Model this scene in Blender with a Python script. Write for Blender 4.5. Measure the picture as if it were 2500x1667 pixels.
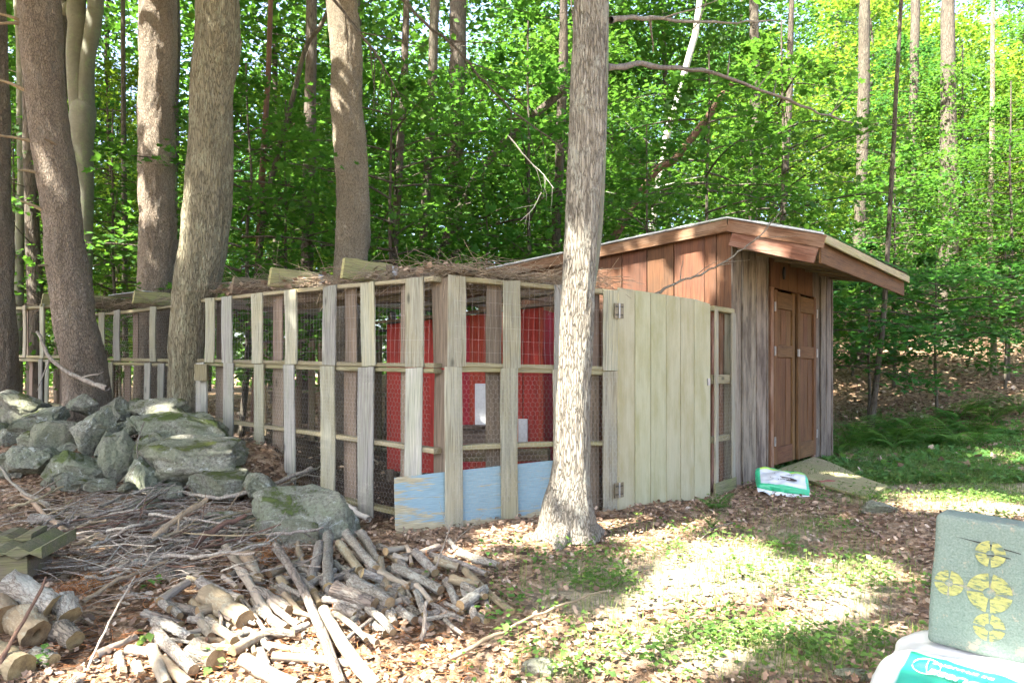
import bpy, math, random
import numpy as np
from mathutils import Matrix, Vector

for o in list(bpy.data.objects):
    bpy.data.objects.remove(o)
SC = bpy.context.scene
COL = SC.collection
random.seed(7)
RNG = np.random.default_rng(7)

# ------------------------------------------------------------------ camera, sky, sun, exposure
FPX, CX, HY, HCAM = 1743.0, 1250.0, 905.0, 1.243      # focal length and horizon in photo pixels
cam = bpy.data.cameras.new('camera')
cam.sensor_width = 36.0
cam.lens = 36.0 * FPX / 2500.0
cam.shift_y = (HY - 833.5) / 2500.0
cam.clip_start = 0.05
cam.clip_end = 1000.0
camo = bpy.data.objects.new('camera', cam)
camo.location = (0, 0, HCAM)
camo.rotation_euler = (math.pi / 2, 0, 0)
COL.objects.link(camo)
SC.camera = camo

SUN_EL = math.radians(57)
SAZ = Vector((-0.80, -0.60, 0)).normalized()            # horizontal direction towards the sun
SUNV = Vector((SAZ.x * math.cos(SUN_EL), SAZ.y * math.cos(SUN_EL), math.sin(SUN_EL)))
world = bpy.data.worlds.new('World')
SC.world = world
world.use_nodes = True
wn = world.node_tree
bg = wn.nodes['Background']
sky = wn.nodes.new('ShaderNodeTexSky')
sky.sky_type = 'NISHITA'
sky.sun_disc = False
sky.sun_elevation = SUN_EL
sky.sun_rotation = math.atan2(SUNV.x, SUNV.y)
sky.air_density = 0.7
sky.dust_density = 4.0
sky.ozone_density = 0.4
wn.links.new(sky.outputs[0], bg.inputs[0])
bg.inputs[1].default_value = 0.15
sun = bpy.data.lights.new('sun', 'SUN')
sun.energy = 5.0
sun.angle = math.radians(0.53)
sun.color = (1.0, 0.95, 0.86)
suno = bpy.data.objects.new('sun', sun)
suno.rotation_euler = SUNV.to_track_quat('Z', 'Y').to_euler()
suno.location = (0, 0, 30)
COL.objects.link(suno)
SC.view_settings.view_transform = 'Standard'
SC.view_settings.look = 'None'
SC.view_settings.exposure = 3.15
SC.view_settings.gamma = 1.0
SC.view_settings.use_curve_mapping = False
SC.render.engine = 'CYCLES'
SC.cycles.use_denoising = True
SC.cycles.max_bounces = 4
SC.cycles.diffuse_bounces = 3
SC.cycles.use_adaptive_sampling = True
SC.cycles.adaptive_threshold = 0.03
SC.cycles.glossy_bounces = 2
SC.cycles.transmission_bounces = 5
SC.cycles.transparent_max_bounces = 4
SC.cycles.sample_clamp_indirect = 6.0
SC.cycles.caustics_reflective = False
SC.cycles.caustics_refractive = False

# ------------------------------------------------------------------ numpy noise
def _hash(ix, iy, iz, s):
    h = (ix.astype(np.int64) * 374761393 + iy.astype(np.int64) * 668265263 + iz.astype(np.int64) * 2147483647 + s * 974711)
    h = (h ^ (h >> 13)) * 1274126177
    h = h & 0xffffffff
    h = h ^ (h >> 16)
    return (h & 0xffff) / 65535.0
def vnoise(p, s=0):
    p = np.asarray(p, float)
    i = np.floor(p); f = p - i; f = f * f * (3 - 2 * f)
    x, y, z = i[..., 0], i[..., 1], i[..., 2]
    r = 0
    for dx in (0, 1):
        wx = f[..., 0] if dx else 1 - f[..., 0]
        for dy in (0, 1):
            wy = f[..., 1] if dy else 1 - f[..., 1]
            for dz in (0, 1):
                wz = f[..., 2] if dz else 1 - f[..., 2]
                r = r + wx * wy * wz * _hash(x + dx, y + dy, z + dz, s)
    return r * 2 - 1
def fbm(p, s=0, o=3):
    p = np.asarray(p, float); a = 1.0; r = 0
    for k in range(o):
        r = r + a * vnoise(p * 2 ** k, s + k * 17); a *= 0.5
    return r
def sstep(a, b, x):
    t = np.clip((x - a) / (b - a), 0, 1)
    return t * t * (3 - 2 * t)

# ------------------------------------------------------------------ ground shape, pixel helpers
def gz(X, Y):
    X = np.asarray(X, float); Y = np.asarray(Y, float)
    z = -0.05 * np.clip(4.5 - Y, 0, 4)
    z = z + 0.15 * sstep(-1.0, -4.0, X) * sstep(4.0, 7.5, Y)
    u = np.clip((X + 6.5) / 4.0, 0, 1)
    dx = X - (-6.5 + 4.0 * u); dy = Y - 7.15
    z = z + 0.42 * np.exp(-((dx / 0.5) ** 2 + (dy / 0.5) ** 2))
    h = Y + 0.6 * X - 17.5
    z = z + 0.2 * np.clip(0.5 * (h + np.sqrt(h * h + 6.0)) - 0.35, 0, 60) * sstep(-12.0, 3.0, X)
    P3 = np.stack([X * 0.8, Y * 0.8, X * 0], -1)
    z = z + 0.035 * fbm(P3, 3, 3) * sstep(0.0, 2.5, np.abs(Y - 9.0) + 1.2)
    return z
def gzf(x, y): return float(gz(np.array([x]), np.array([y]))[0])
def P(x, y, d):
    return Vector(((x - CX) / FPX * d, d, HCAM - (y - HY) / FPX * d))
def G(x, y, h=0.0):
    """point on the ground (raised by h) that the photo shows at pixel x, y"""
    ds = _DS
    for _ in range(2):
        X = (x - CX) / FPX * ds; Z = HCAM - (y - HY) / FPX * ds
        k = np.nonzero(Z <= gz(X, ds) + h)[0]
        i = int(k[0]) if len(k) else len(ds) - 1
        ds = np.linspace(ds[max(0, i - 1)], ds[i], 24)
    return P(x, y, float(ds[-1]))
_DS = np.geomspace(1.5, 80, 220)
def pix(X, Y, Z):
    return CX + X / Y * FPX, HY - (Z - HCAM) / Y * FPX

# ------------------------------------------------------------------ object helpers
WM = {}
def link(o, parent=None, M=None):
    COL.objects.link(o)
    M = M if M is not None else Matrix.Identity(4)
    WM[o.name] = M
    if parent is not None:
        o.parent = parent
        o.matrix_basis = WM[parent.name].inverted() @ M
    else:
        o.matrix_basis = M
    return o
def tag(o, label=None, cat=None, group=None, kind=None):
    if label: o['label'] = label
    if cat: o['category'] = cat
    if group: o['group'] = group
    if kind or cat: o['kind'] = kind or 'thing'
    return o
def thing(name, loc, label, cat, group=None, M=None):
    o = bpy.data.objects.new(name, None)
    o.empty_display_size = 0.1
    link(o, None, M if M is not None else Matrix.Translation(Vector(loc)))
    return tag(o, label, cat, group)
def npmesh(name, V, F, mats=(), smooth=False, midx=None):
    V = np.ascontiguousarray(V, np.float32); F = np.ascontiguousarray(F, np.int32)
    me = bpy.data.meshes.new(name)
    n, k = F.shape
    me.vertices.add(len(V)); me.vertices.foreach_set('co', V.ravel())
    me.loops.add(n * k); me.loops.foreach_set('vertex_index', F.ravel())
    me.polygons.add(n)
    me.polygons.foreach_set('loop_start', np.arange(0, n * k, k, dtype=np.int32))
    if smooth: me.polygons.foreach_set('use_smooth', np.ones(n, bool))
    for m in mats: me.materials.append(m)
    if midx is not None: me.polygons.foreach_set('material_index', np.asarray(midx, np.int32))
    me.update(calc_edges=True); me.validate()
    return me
def pymesh(name, V, F, mats=(), smooth=False):
    me = bpy.data.meshes.new(name)
    me.from_pydata([tuple(v) for v in V], [], F)
    for m in mats: me.materials.append(m)
    if smooth: me.polygons.foreach_set('use_smooth', np.ones(len(F), bool))
    me.update()
    return me
def obj(name, me, parent=None, M=None):
    return link(bpy.data.objects.new(name, me), parent, M)
def frame(p0, zdir, xdir):
    z = Vector(zdir).normalized(); x = Vector(xdir); x = (x - z * x.dot(z)).normalized(); y = z.cross(x)
    M = Matrix((x, y, z)).transposed().to_4x4(); M.translation = Vector(p0)
    return M
def board_mesh(name, L, w, t, mat, warp=0.004, nseg=4, rough=0.003, seed=0, cut=(0, 0)):
    """sawn board along local z, width on x, thickness on y, chamfered, slightly warped, ends can be cut aslant"""
    r = random.Random(seed)
    c = min(0.006, t * 0.2)
    prof = [(-w/2 + c, -t/2), (w/2 - c, -t/2), (w/2, -t/2 + c), (w/2, t/2 - c), (w/2 - c, t/2), (-w/2 + c, t/2), (-w/2, t/2 - c), (-w/2, -t/2 + c)]
    V = []; F = []
    bx, by = r.uniform(-warp, warp), r.uniform(-warp, warp)
    for i in range(nseg + 1):
        s = i / nseg; b = 4 * s * (1 - s)
        e = (cut[0] * (1 - s) + cut[1] * s)
        wj = 1 + r.uniform(-rough, rough) / w * 2
        for (x, y) in prof:
            V.append((x * wj + bx * b, y + by * b * 1.5, s * L + x / w * e))
    for i in range(nseg):
        for j in range(8):
            a = i * 8 + j; b2 = i * 8 + (j + 1) % 8
            F.append((a, b2, b2 + 8, a + 8))
    F.append(tuple(range(7, -1, -1))); F.append(tuple(range(nseg * 8, nseg * 8 + 8)))
    return pymesh(name, V, F, [mat])
BN = [0]
def board(name, p0, p1, w, t, wdir, mat, parent=None, **kw):
    """board from p0 to p1 (centre line); wdir = direction of its width"""
    BN[0] += 1
    p0, p1 = Vector(p0), Vector(p1)
    me = board_mesh(name, (p1 - p0).length, w, t, mat, seed=BN[0], **kw)
    return obj(name, me, parent, frame(p0, p1 - p0, wdir))
def box_mesh(name, a, b, mat):
    (x0, y0, z0), (x1, y1, z1) = a, b
    V = [(x0,y0,z0),(x1,y0,z0),(x1,y1,z0),(x0,y1,z0),(x0,y0,z1),(x1,y0,z1),(x1,y1,z1),(x0,y1,z1)]
    F = [(3,2,1,0),(4,5,6,7),(0,1,5,4),(1,2,6,5),(2,3,7,6),(3,0,4,7)]
    return pymesh(name, V, F, [mat])
def catmull(pts, n):
    pts = np.asarray(pts, float)
    p = np.vstack([2 * pts[0] - pts[1], pts, 2 * pts[-1] - pts[-2]])
    m = len(pts) - 1
    t = np.linspace(0, m, n); i = np.clip(t.astype(int), 0, m - 1); f = (t - i)[:, None]
    a, b, c, d = p[i], p[i + 1], p[i + 2], p[i + 3]
    return 0.5 * (2 * b + (c - a) * f + (2 * a - 5 * b + 4 * c - d) * f ** 2 + (3 * b - a - 3 * c + d) * f ** 3)
def tube_arrays(path, rad, sides=8, disp=None, cap=True):
    """tube round a path (n,3) with radii (n,), returns verts, quads"""
    path = np.asarray(path, float); rad = np.asarray(rad, float); n = len(path)
    tan = np.gradient(path, axis=0); tan /= np.linalg.norm(tan, axis=1)[:, None] + 1e-9
    ref = np.array([0.0, 1.0, 0.0]) if abs(tan[0][1]) < 0.8 else np.array([1.0, 0, 0])
    u = np.cross(tan, ref); u /= np.linalg.norm(u, axis=1)[:, None] + 1e-9
    v = np.cross(tan, u)
    a = np.linspace(0, 2 * math.pi, sides, endpoint=False)
    R = rad[:, None] * np.ones((n, sides))
    if disp is not None: R = R * disp(np.arange(n)[:, None], a[None, :], path, rad)
    V = path[:, None, :] + R[..., None] * (np.cos(a)[None, :, None] * u[:, None, :] + np.sin(a)[None, :, None] * v[:, None, :])
    V = V.reshape(-1, 3)
    i = np.arange(n - 1)[:, None] * sides; j = np.arange(sides)[None, :]; k = (j + 1) % sides
    F = np.stack([i + j, i + k, i + k + sides, i + j + sides], -1).reshape(-1, 4)
    return V, F
def tubes_join(parts):
    Vs, Fs, o = [], [], 0
    for V, F in parts:
        Vs.append(V); Fs.append(F + o); o += len(V)
    return np.vstack(Vs), np.vstack(Fs)

# ------------------------------------------------------------------ materials
def new_mat(name):
    m = bpy.data.materials.new(name); m.use_nodes = True
    nt = m.node_tree; b = nt.nodes['Principled BSDF']
    b.inputs['Specular IOR Level'].default_value = 0.25
    return m, nt, b
def nd(nt, t, **kw):
    n = nt.nodes.new(t)
    for k, v in kw.items(): setattr(n, k, v)
    return n
def ramp(nt, fac, stops):
    r = nd(nt, 'ShaderNodeValToRGB'); e = r.color_ramp.elements
    while len(e) < len(stops): e.new(0.5)
    for k, (p, c) in enumerate(stops):
        e[k].position = p; e[k].color = (c[0], c[1], c[2], 1)
    nt.links.new(fac, r.inputs[0])
    return r.outputs[0]
def coords(nt, scale, kind='Object', rnd=True):
    tc = nd(nt, 'ShaderNodeTexCoord'); mp = nd(nt, 'ShaderNodeMapping')
    mp.inputs['Scale'].default_value = scale
    nt.links.new(tc.outputs[kind], mp.inputs['Vector'])
    if rnd:
        oi = nd(nt, 'ShaderNodeObjectInfo'); ml = nd(nt, 'ShaderNodeMath', operation='MULTIPLY'); ml.inputs[1].default_value = 37.0
        nt.links.new(oi.outputs['Random'], ml.inputs[0]); nt.links.new(ml.outputs[0], mp.inputs['Location'])
    return mp.outputs[0]
def noise(nt, vec, scale, detail=4, rough=0.6, dist=0.0):
    n = nd(nt, 'ShaderNodeTexNoise'); n.inputs['Scale'].default_value = scale; n.inputs['Detail'].default_value = detail
    n.inputs['Roughness'].default_value = rough; n.inputs['Distortion'].default_value = dist
    nt.links.new(vec, n.inputs['Vector']); return n.outputs[0]
def voro(nt, vec, scale, feature='F1', out='Distance'):
    n = nd(nt, 'ShaderNodeTexVoronoi', feature=feature); n.inputs['Scale'].default_value = scale
    nt.links.new(vec, n.inputs['Vector']); return n.outputs[out]
def mix(nt, fac, a, b, blend='MIX'):
    n = nd(nt, 'ShaderNodeMix', data_type='RGBA', blend_type=blend)
    def put(s, v):
        if hasattr(v, 'links'): nt.links.new(v, s)
        elif isinstance(v, (int, float)): s.default_value = v
        else: s.default_value = (v[0], v[1], v[2], 1)
    put(n.inputs[0], fac); put(n.inputs[6], a); put(n.inputs[7], b)
    return n.outputs[2]
def vmap(nt, v, a, b, c=0.0, d=1.0):
    n = nd(nt, 'ShaderNodeMapRange'); nt.links.new(v, n.inputs[0])
    for k, x in zip((1, 2, 3, 4), (a, b, c, d)): n.inputs[k].default_value = x
    return n.outputs[0]
def math_(nt, op, a, b):
    n = nd(nt, 'ShaderNodeMath', operation=op)
    for s, v in zip(n.inputs, (a, b)):
        if hasattr(v, 'links'): nt.links.new(v, s)
        else: s.default_value = v
    return n.outputs[0]
def bump(nt, b, h, strength=0.5, dist=0.01):
    n = nd(nt, 'ShaderNodeBump'); n.inputs['Strength'].default_value = strength; n.inputs['Distance'].default_value = dist
    nt.links.new(h, n.inputs['Height']); nt.links.new(n.outputs[0], b.inputs['Normal'])
def vary(nt, col, lo=0.8, hi=1.2, hue=0.012):
    oi = nd(nt, 'ShaderNodeObjectInfo'); h = nd(nt, 'ShaderNodeHueSaturation')
    nt.links.new(vmap(nt, oi.outputs['Random'], 0, 1, lo, hi), h.inputs['Value'])
    wn_ = nd(nt, 'ShaderNodeTexWhiteNoise', noise_dimensions='1D'); nt.links.new(oi.outputs['Random'], wn_.inputs['W'])
    nt.links.new(vmap(nt, wn_.outputs[0], 0, 1, 0.5 - hue, 0.5 + hue), h.inputs['Hue'])
    nt.links.new(col, h.inputs['Color']); return h.outputs[0]
def wood(name, light, dark, stain=None, stain_amt=0.5, lo=0.8, hi=1.15, bumps=0.5, knots=True, grain=1.0, rough=0.85, streak=0.65):
    m, nt, b = new_mat(name)
    v = coords(nt, (26 * grain, 26 * grain, 0.9))
    g = noise(nt, v, 2.2, 7, 0.65, 0.6)
    col = ramp(nt, g, [(0.22, dark), (0.48, [(a + c) / 2 for a, c in zip(light, dark)]), (0.72, light)])
    v2 = coords(nt, (4, 4, 1.1))
    if stain is not None:
        s = noise(nt, v2, 2.0, 5, 0.65)
        col = mix(nt, vmap(nt, s, 0.42, 0.66, 0, stain_amt), col, stain)
    if knots:
        kn = voro(nt, coords(nt, (5.5, 5.5, 2.2)), 1.0)
        col = mix(nt, vmap(nt, kn, 0.05, 0.13, 0.75, 0.0), col, [c * 0.35 for c in dark])
    fine = noise(nt, coords(nt, (160 * grain, 160 * grain, 3)), 1.0, 3, 0.6)
    col = mix(nt, vmap(nt, fine, 0.32, 0.5, streak, 0.0), col, [c * 0.35 for c in dark])
    nt.links.new(vary(nt, col, lo, hi), b.inputs['Base Color'])
    b.inputs['Roughness'].default_value = rough
    bump(nt, b, math_(nt, 'ADD', g, fine), bumps, 0.004)
    return m
def bark(name, light, dark, lichen=None, lich_amt=0.6, sc=(9, 9, 1.6), bumps=0.9, dist=0.03, lo=0.85, hi=1.15, crack=1.0):
    m, nt, b = new_mat(name)
    v = coords(nt, sc)
    wv = nd(nt, 'ShaderNodeVectorMath', operation='ADD'); nz = nd(nt, 'ShaderNodeTexNoise'); nz.inputs['Scale'].default_value = 1.3; nz.inputs['Detail'].default_value = 4
    nt.links.new(v, nz.inputs['Vector']); nt.links.new(v, wv.inputs[0])
    scl = nd(nt, 'ShaderNodeVectorMath', operation='SCALE'); scl.inputs['Scale'].default_value = 1.1; nt.links.new(nz.outputs['Color'], scl.inputs[0]); nt.links.new(scl.outputs[0], wv.inputs[1])
    ed = voro(nt, wv.outputs[0], 2.2, 'DISTANCE_TO_EDGE')
    n1 = noise(nt, v, 3.5, 8, 0.72, 0.5)
    n2 = noise(nt, coords(nt, (1, 1, 0.5)), 3.2, 5, 0.65)
    fine = noise(nt, coords(nt, (1, 1, 0.45)), 75, 4, 0.7)
    cr = vmap(nt, ed, 0.0, 0.16)
    h = math_(nt, 'ADD', math_(nt, 'MULTIPLY', cr, 0.55 * crack), math_(nt, 'ADD', math_(nt, 'MULTIPLY', n1, 0.7), math_(nt, 'MULTIPLY', fine, 0.35)))
    k = 0.55 * crack
    col = ramp(nt, h, [(0.28 + 0.1 * k, dark), (0.52 + 0.45 * k, [(a * 0.55 + c * 0.45) for a, c in zip(light, dark)]), (0.72 + 0.7 * k if k < 0.35 else 0.98, light)])
    col = mix(nt, vmap(nt, n2, 0.35, 0.65, 0.35, 0.0), col, [c * 0.75 for c in dark])
    if lichen is not None:
        s = noise(nt, coords(nt, (5, 5, 2.5)), 1.7, 7, 0.75)
        s = math_(nt, 'ADD', s, math_(nt, 'MULTIPLY', math_(nt, 'SUBTRACT', fine, 0.5), 0.5))
        col = mix(nt, vmap(nt, s, 0.52, 0.62, 0, lich_amt), col, lichen)
    nt.links.new(vary(nt, col, lo, hi), b.inputs['Base Color'])
    b.inputs['Roughness'].default_value = 0.9
    bump(nt, b, h, bumps, dist)
    return m
def leafmat(name, c1, c2, trans, tr=0.45, hue=0.02):
    m, nt, b = new_mat(name)
    ge = nd(nt, 'ShaderNodeNewGeometry')
    col = ramp(nt, ge.outputs['Random Per Island'], [(0.0, c1), (0.8, c2), (1.0, [c2[0] * 1.5, c2[1] * 1.25, c2[2]])])
    col = vary(nt, col, 0.7, 1.35, hue)
    nt.links.new(col, b.inputs['Base Color'])
    b.inputs['Roughness'].default_value = 0.62
    b.inputs['Specular IOR Level'].default_value = 0.14
    tb = nd(nt, 'ShaderNodeBsdfTranslucent')
    tcol = mix(nt, 0.6, col, trans)
    nt.links.new(tcol, tb.inputs['Color'])
    ms = nd(nt, 'ShaderNodeMixShader'); ms.inputs[0].default_value = tr
    nt.links.new(b.outputs[0], ms.inputs[1]); nt.links.new(tb.outputs[0], ms.inputs[2])
    nt.links.new(ms.outputs[0], nt.nodes['Material Output'].inputs[0])
    return m
def plain(name, c, rough=0.6, metal=0.0, var=0.25, sc=30, bumps=0.2, spec=0.3):
    m, nt, b = new_mat(name)
    n = noise(nt, coords(nt, (1, 1, 1)), sc, 4, 0.6)
    nt.links.new(ramp(nt, n, [(0.3, [x * (1 - var) for x in c]), (0.7, [min(1, x * (1 + var)) for x in c])]), b.inputs['Base Color'])
    b.inputs['Roughness'].default_value = rough; b.inputs['Metallic'].default_value = metal
    b.inputs['Specular IOR Level'].default_value = spec
    bump(nt, b, n, bumps, 0.003)
    return m

M = {}
M['slat'] = wood('weathered_slat', (0.385, 0.375, 0.285), (0.15, 0.145, 0.105), (0.29, 0.255, 0.145), 0.6, 0.75, 1.2)
M['slat_grey'] = wood('grey_slat', (0.37, 0.36, 0.315), (0.145, 0.14, 0.125), (0.23, 0.24, 0.165), 0.6, 0.75, 1.2)
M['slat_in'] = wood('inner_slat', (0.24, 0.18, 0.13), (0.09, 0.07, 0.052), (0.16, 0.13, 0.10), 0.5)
M['rail'] = wood('rail_wood', (0.32, 0.285, 0.175), (0.12, 0.105, 0.065), (0.2, 0.17, 0.075), 0.65)
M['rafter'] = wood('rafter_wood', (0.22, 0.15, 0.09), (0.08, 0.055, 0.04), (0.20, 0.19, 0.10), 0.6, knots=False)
M['rafter_end'] = wood('rafter_end_wood', (0.36, 0.32, 0.14), (0.17, 0.14, 0.07), (0.26, 0.27, 0.11), 0.6, knots=False)
M['door'] = wood('pale_door_wood', (0.385, 0.365, 0.235), (0.30, 0.28, 0.18), (0.25, 0.23, 0.11), 0.75, 0.95, 1.04, 0.2, False, 3.0, streak=0.22)
M['red'] = wood('red_stained_wood', (0.175, 0.082, 0.040), (0.088, 0.038, 0.018), (0.085, 0.05, 0.03), 0.8, 0.8, 1.12, 0.3)
M['redtrim'] = wood('red_trim_wood', (0.175, 0.084, 0.044), (0.092, 0.042, 0.022), (0.3, 0.2, 0.14), 0.6, 0.95, 1.05, 0.3, False)
M['doorbrown'] = wood('brown_door_wood', (0.125, 0.060, 0.023), (0.05, 0.024, 0.010), (0.155, 0.084, 0.036), 0.5, 0.92, 1.08, 0.3, False)
M['shedgrey'] = wood('grey_shed_board', (0.27, 0.23, 0.175), (0.10, 0.08, 0.06), (0.05, 0.036, 0.026), 0.9, 0.75, 1.25, 0.4, True)
M['eave'] = wood('eave_wood', (0.38, 0.32, 0.19), (0.2, 0.16, 0.09), (0.22, 0.22, 0.08), 0.6, knots=False)
M['coopred'] = wood('coop_red_paint', (0.44, 0.045, 0.04), (0.33, 0.03, 0.03), (0.30, 0.05, 0.04), 0.5, 0.97, 1.03, 0.15, False)
M['ramp'] = wood('ramp_ply', (0.36, 0.31, 0.17), (0.18, 0.16, 0.085), (0.2, 0.23, 0.08), 0.55, 0.95, 1.05, 0.3, False, 1.5)
M['oldtimber'] = wood('old_timber', (0.19, 0.15, 0.105), (0.09, 0.07, 0.05), (0.15, 0.17, 0.05), 0.6)
M['mossy'] = wood('mossy_board', (0.22, 0.20, 0.12), (0.09, 0.08, 0.05), (0.13, 0.15, 0.05), 0.8)
M['whitepaint'] = plain('white_paint', (0.66, 0.68, 0.68), 0.6, 0, 0.06, 20, 0.05)
M['galv'] = plain('galvanised_metal', (0.32, 0.32, 0.31), 0.45, 0.6, 0.15)
M['hinge'] = plain('aged_brass', (0.17, 0.145, 0.095), 0.55, 0.6, 0.3)
M['wire'] = plain('wire', (0.34, 0.32, 0.29), 0.5, 0.3, 0.2)
M['drip'] = plain('metal_drip_edge', (0.46, 0.47, 0.46), 0.5, 0.3, 0.12)
M['shingle'] = plain('roof_shingle', (0.10, 0.095, 0.08), 0.95, 0, 0.4, 90)
M['dark'] = plain('dark_iron', (0.02, 0.02, 0.02), 0.6)
M['brick'] = plain('red_brick', (0.25, 0.07, 0.06), 0.85)
M['roofsheet'] = plain('grey_roof_sheet', (0.40, 0.42, 0.42), 0.6, 0.2, 0.15)
M['bark_pine'] = bark('pine_bark', (0.27, 0.222, 0.158), (0.092, 0.073, 0.052), (0.24, 0.225, 0.18), 0.3, (22, 22, 9), 1.0, 0.02)
M['bark_maple'] = bark('maple_bark', (0.29, 0.255, 0.165), (0.085, 0.07, 0.044), (0.36, 0.36, 0.24), 0.5, (26, 26, 2.8), 1.0, 0.03)
M['bark_centre'] = bark('grey_maple_bark', (0.39, 0.345, 0.275), (0.11, 0.09, 0.068), (0.46, 0.45, 0.37), 0.75, (25, 25, 3.2), 1.0, 0.03)
M['bark_beech'] = bark('beech_bark', (0.19, 0.185, 0.135), (0.115, 0.11, 0.082), (0.16, 0.21, 0.10), 0.6, (3, 3, 5), 0.25, 0.01, crack=0.0)
M['bark_dark'] = bark('dark_bark', (0.105, 0.086, 0.064), (0.04, 0.032, 0.025), (0.11, 0.11, 0.08), 0.5, (10, 10, 2), 0.7, 0.02)
M['bark_birch'] = bark('pale_bark', (0.55, 0.54, 0.48), (0.28, 0.26, 0.22), (0.62, 0.62, 0.56), 0.6, (4, 4, 9), 0.3, 0.01, crack=0.0)
M['logbark'] = bark('log_bark', (0.27, 0.24, 0.195), (0.11, 0.09, 0.07), (0.36, 0.36, 0.31), 0.6, (30, 30, 12), 0.8, 0.010, 0.75, 1.25)
M['logpale'] = bark('bare_log_wood', (0.36, 0.30, 0.225), (0.16, 0.125, 0.09), (0.40, 0.38, 0.33), 0.4, (14, 14, 1.4), 0.4, 0.006, 0.85, 1.15, crack=0.25)
M['logtan'] = bark('tan_log_wood', (0.29, 0.225, 0.14), (0.12, 0.09, 0.058), (0.29, 0.29, 0.22), 0.5, (14, 14, 1.6), 0.5, 0.008, 0.85, 1.15, crack=0.25)
M['logdark'] = bark('dark_log_bark', (0.20, 0.165, 0.13), (0.075, 0.06, 0.05), (0.3, 0.29, 0.24), 0.5, (16, 16, 4), 0.8, 0.012, 0.85, 1.2)
M['deadlimb'] = bark('dead_limb', (0.36, 0.28, 0.17), (0.17, 0.125, 0.08), None, 0, (14, 14, 2), 0.4, 0.006, crack=0.25)
M['redlimb'] = bark('red_limb', (0.16, 0.09, 0.06), (0.07, 0.042, 0.032), None, 0, (14, 14, 2), 0.4, 0.006, crack=0.25)
M['stick'] = bark('stick_bark', (0.31, 0.265, 0.21), (0.13, 0.105, 0.083), (0.42, 0.42, 0.35), 0.4, (20, 20, 4), 0.4, 0.004, 0.6, 1.3)
M['bleach'] = bark('bleached_wood', (0.68, 0.64, 0.56), (0.45, 0.40, 0.33), None, 0, (14, 14, 2), 0.3, 0.004, crack=0.25)
M['twig'] = plain('dry_vine', (0.26, 0.2, 0.135), 0.9, 0, 0.4, 60)
def endgrain():
    m, nt, b = new_mat('cut_end_grain')
    tc = nd(nt, 'ShaderNodeTexCoord'); ln = nd(nt, 'ShaderNodeVectorMath', operation='LENGTH')
    mp = nd(nt, 'ShaderNodeMapping'); mp.inputs['Scale'].default_value = (1, 1, 0)
    nt.links.new(tc.outputs['Object'], mp.inputs[0])
    dn = nd(nt, 'ShaderNodeTexNoise'); dn.inputs['Scale'].default_value = 30; nt.links.new(mp.outputs[0], dn.inputs['Vector'])
    nt.links.new(mp.outputs[0], ln.inputs[0])
    w = math_(nt, 'SINE', math_(nt, 'ADD', math_(nt, 'MULTIPLY', ln.outputs['Value'], 700.0), math_(nt, 'MULTIPLY', dn.outputs[0], 6.0)), 0)
    n = noise(nt, coords(nt, (1, 1, 1)), 16, 5, 0.7)
    col = ramp(nt, n, [(0.3, (0.09, 0.055, 0.03)), (0.5, (0.24, 0.165, 0.08)), (0.75, (0.38, 0.29, 0.15))])
    col = mix(nt, vmap(nt, w, -1, 1, 0.0, 0.3), col, (0.16, 0.1, 0.05))
    nt.links.new(vary(nt, col, 0.7, 1.15), b.inputs['Base Color']); b.inputs['Roughness'].default_value = 0.9
    bump(nt, b, n, 0.4, 0.004)
    return m
M['cut'] = endgrain()
def rockmat():
    m, nt, b = new_mat('lichen_rock')
    v = coords(nt, (1, 1, 1))
    n1 = noise(nt, v, 5, 8, 0.7); n2 = noise(nt, v, 40, 8, 0.8); n3 = noise(nt, v, 2.6, 6, 0.7, 0.6)
    col = ramp(nt, n2, [(0.34, (0.065, 0.063, 0.048)), (0.46, (0.20, 0.195, 0.15)), (0.58, (0.32, 0.315, 0.25)), (0.74, (0.50, 0.49, 0.42))])
    col = mix(nt, vmap(nt, n1, 0.42, 0.56, 0, 0.6), col, mix(nt, n2, (0.095, 0.11, 0.055), (0.31, 0.335, 0.215)))
    pl = math_(nt, 'ADD', noise(nt, v, 9, 8, 0.75, 0.8), math_(nt, 'MULTIPLY', n2, 0.25))
    col = mix(nt, vmap(nt, pl, 0.70, 0.76, 0, 0.75), col, (0.50, 0.52, 0.46))
    dk = noise(nt, v, 14, 7, 0.8); col = mix(nt, vmap(nt, dk, 0.58, 0.66, 0, 0.7), col, (0.05, 0.055, 0.035))
    ge = nd(nt, 'ShaderNodeNewGeometry'); sp = nd(nt, 'ShaderNodeSeparateXYZ'); nt.links.new(ge.outputs['Normal'], sp.inputs[0])
    up = vmap(nt, sp.outputs['Z'], 0.2, 0.75)
    moss = math_(nt, 'MULTIPLY', up, vmap(nt, math_(nt, 'ADD', n3, math_(nt, 'MULTIPLY', n2, 0.4)), 0.73, 0.80))
    col = mix(nt, moss, col, mix(nt, n2, (0.04, 0.055, 0.014), (0.15, 0.18, 0.045)))
    nt.links.new(vary(nt, col, 0.85, 1.2), b.inputs['Base Color']); b.inputs['Roughness'].default_value = 0.92
    bump(nt, b, math_(nt, 'ADD', math_(nt, 'ADD', n1, n2), math_(nt, 'MULTIPLY', moss, 0.6)), 1.0, 0.03)
    return m
M['rock'] = rockmat()
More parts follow.
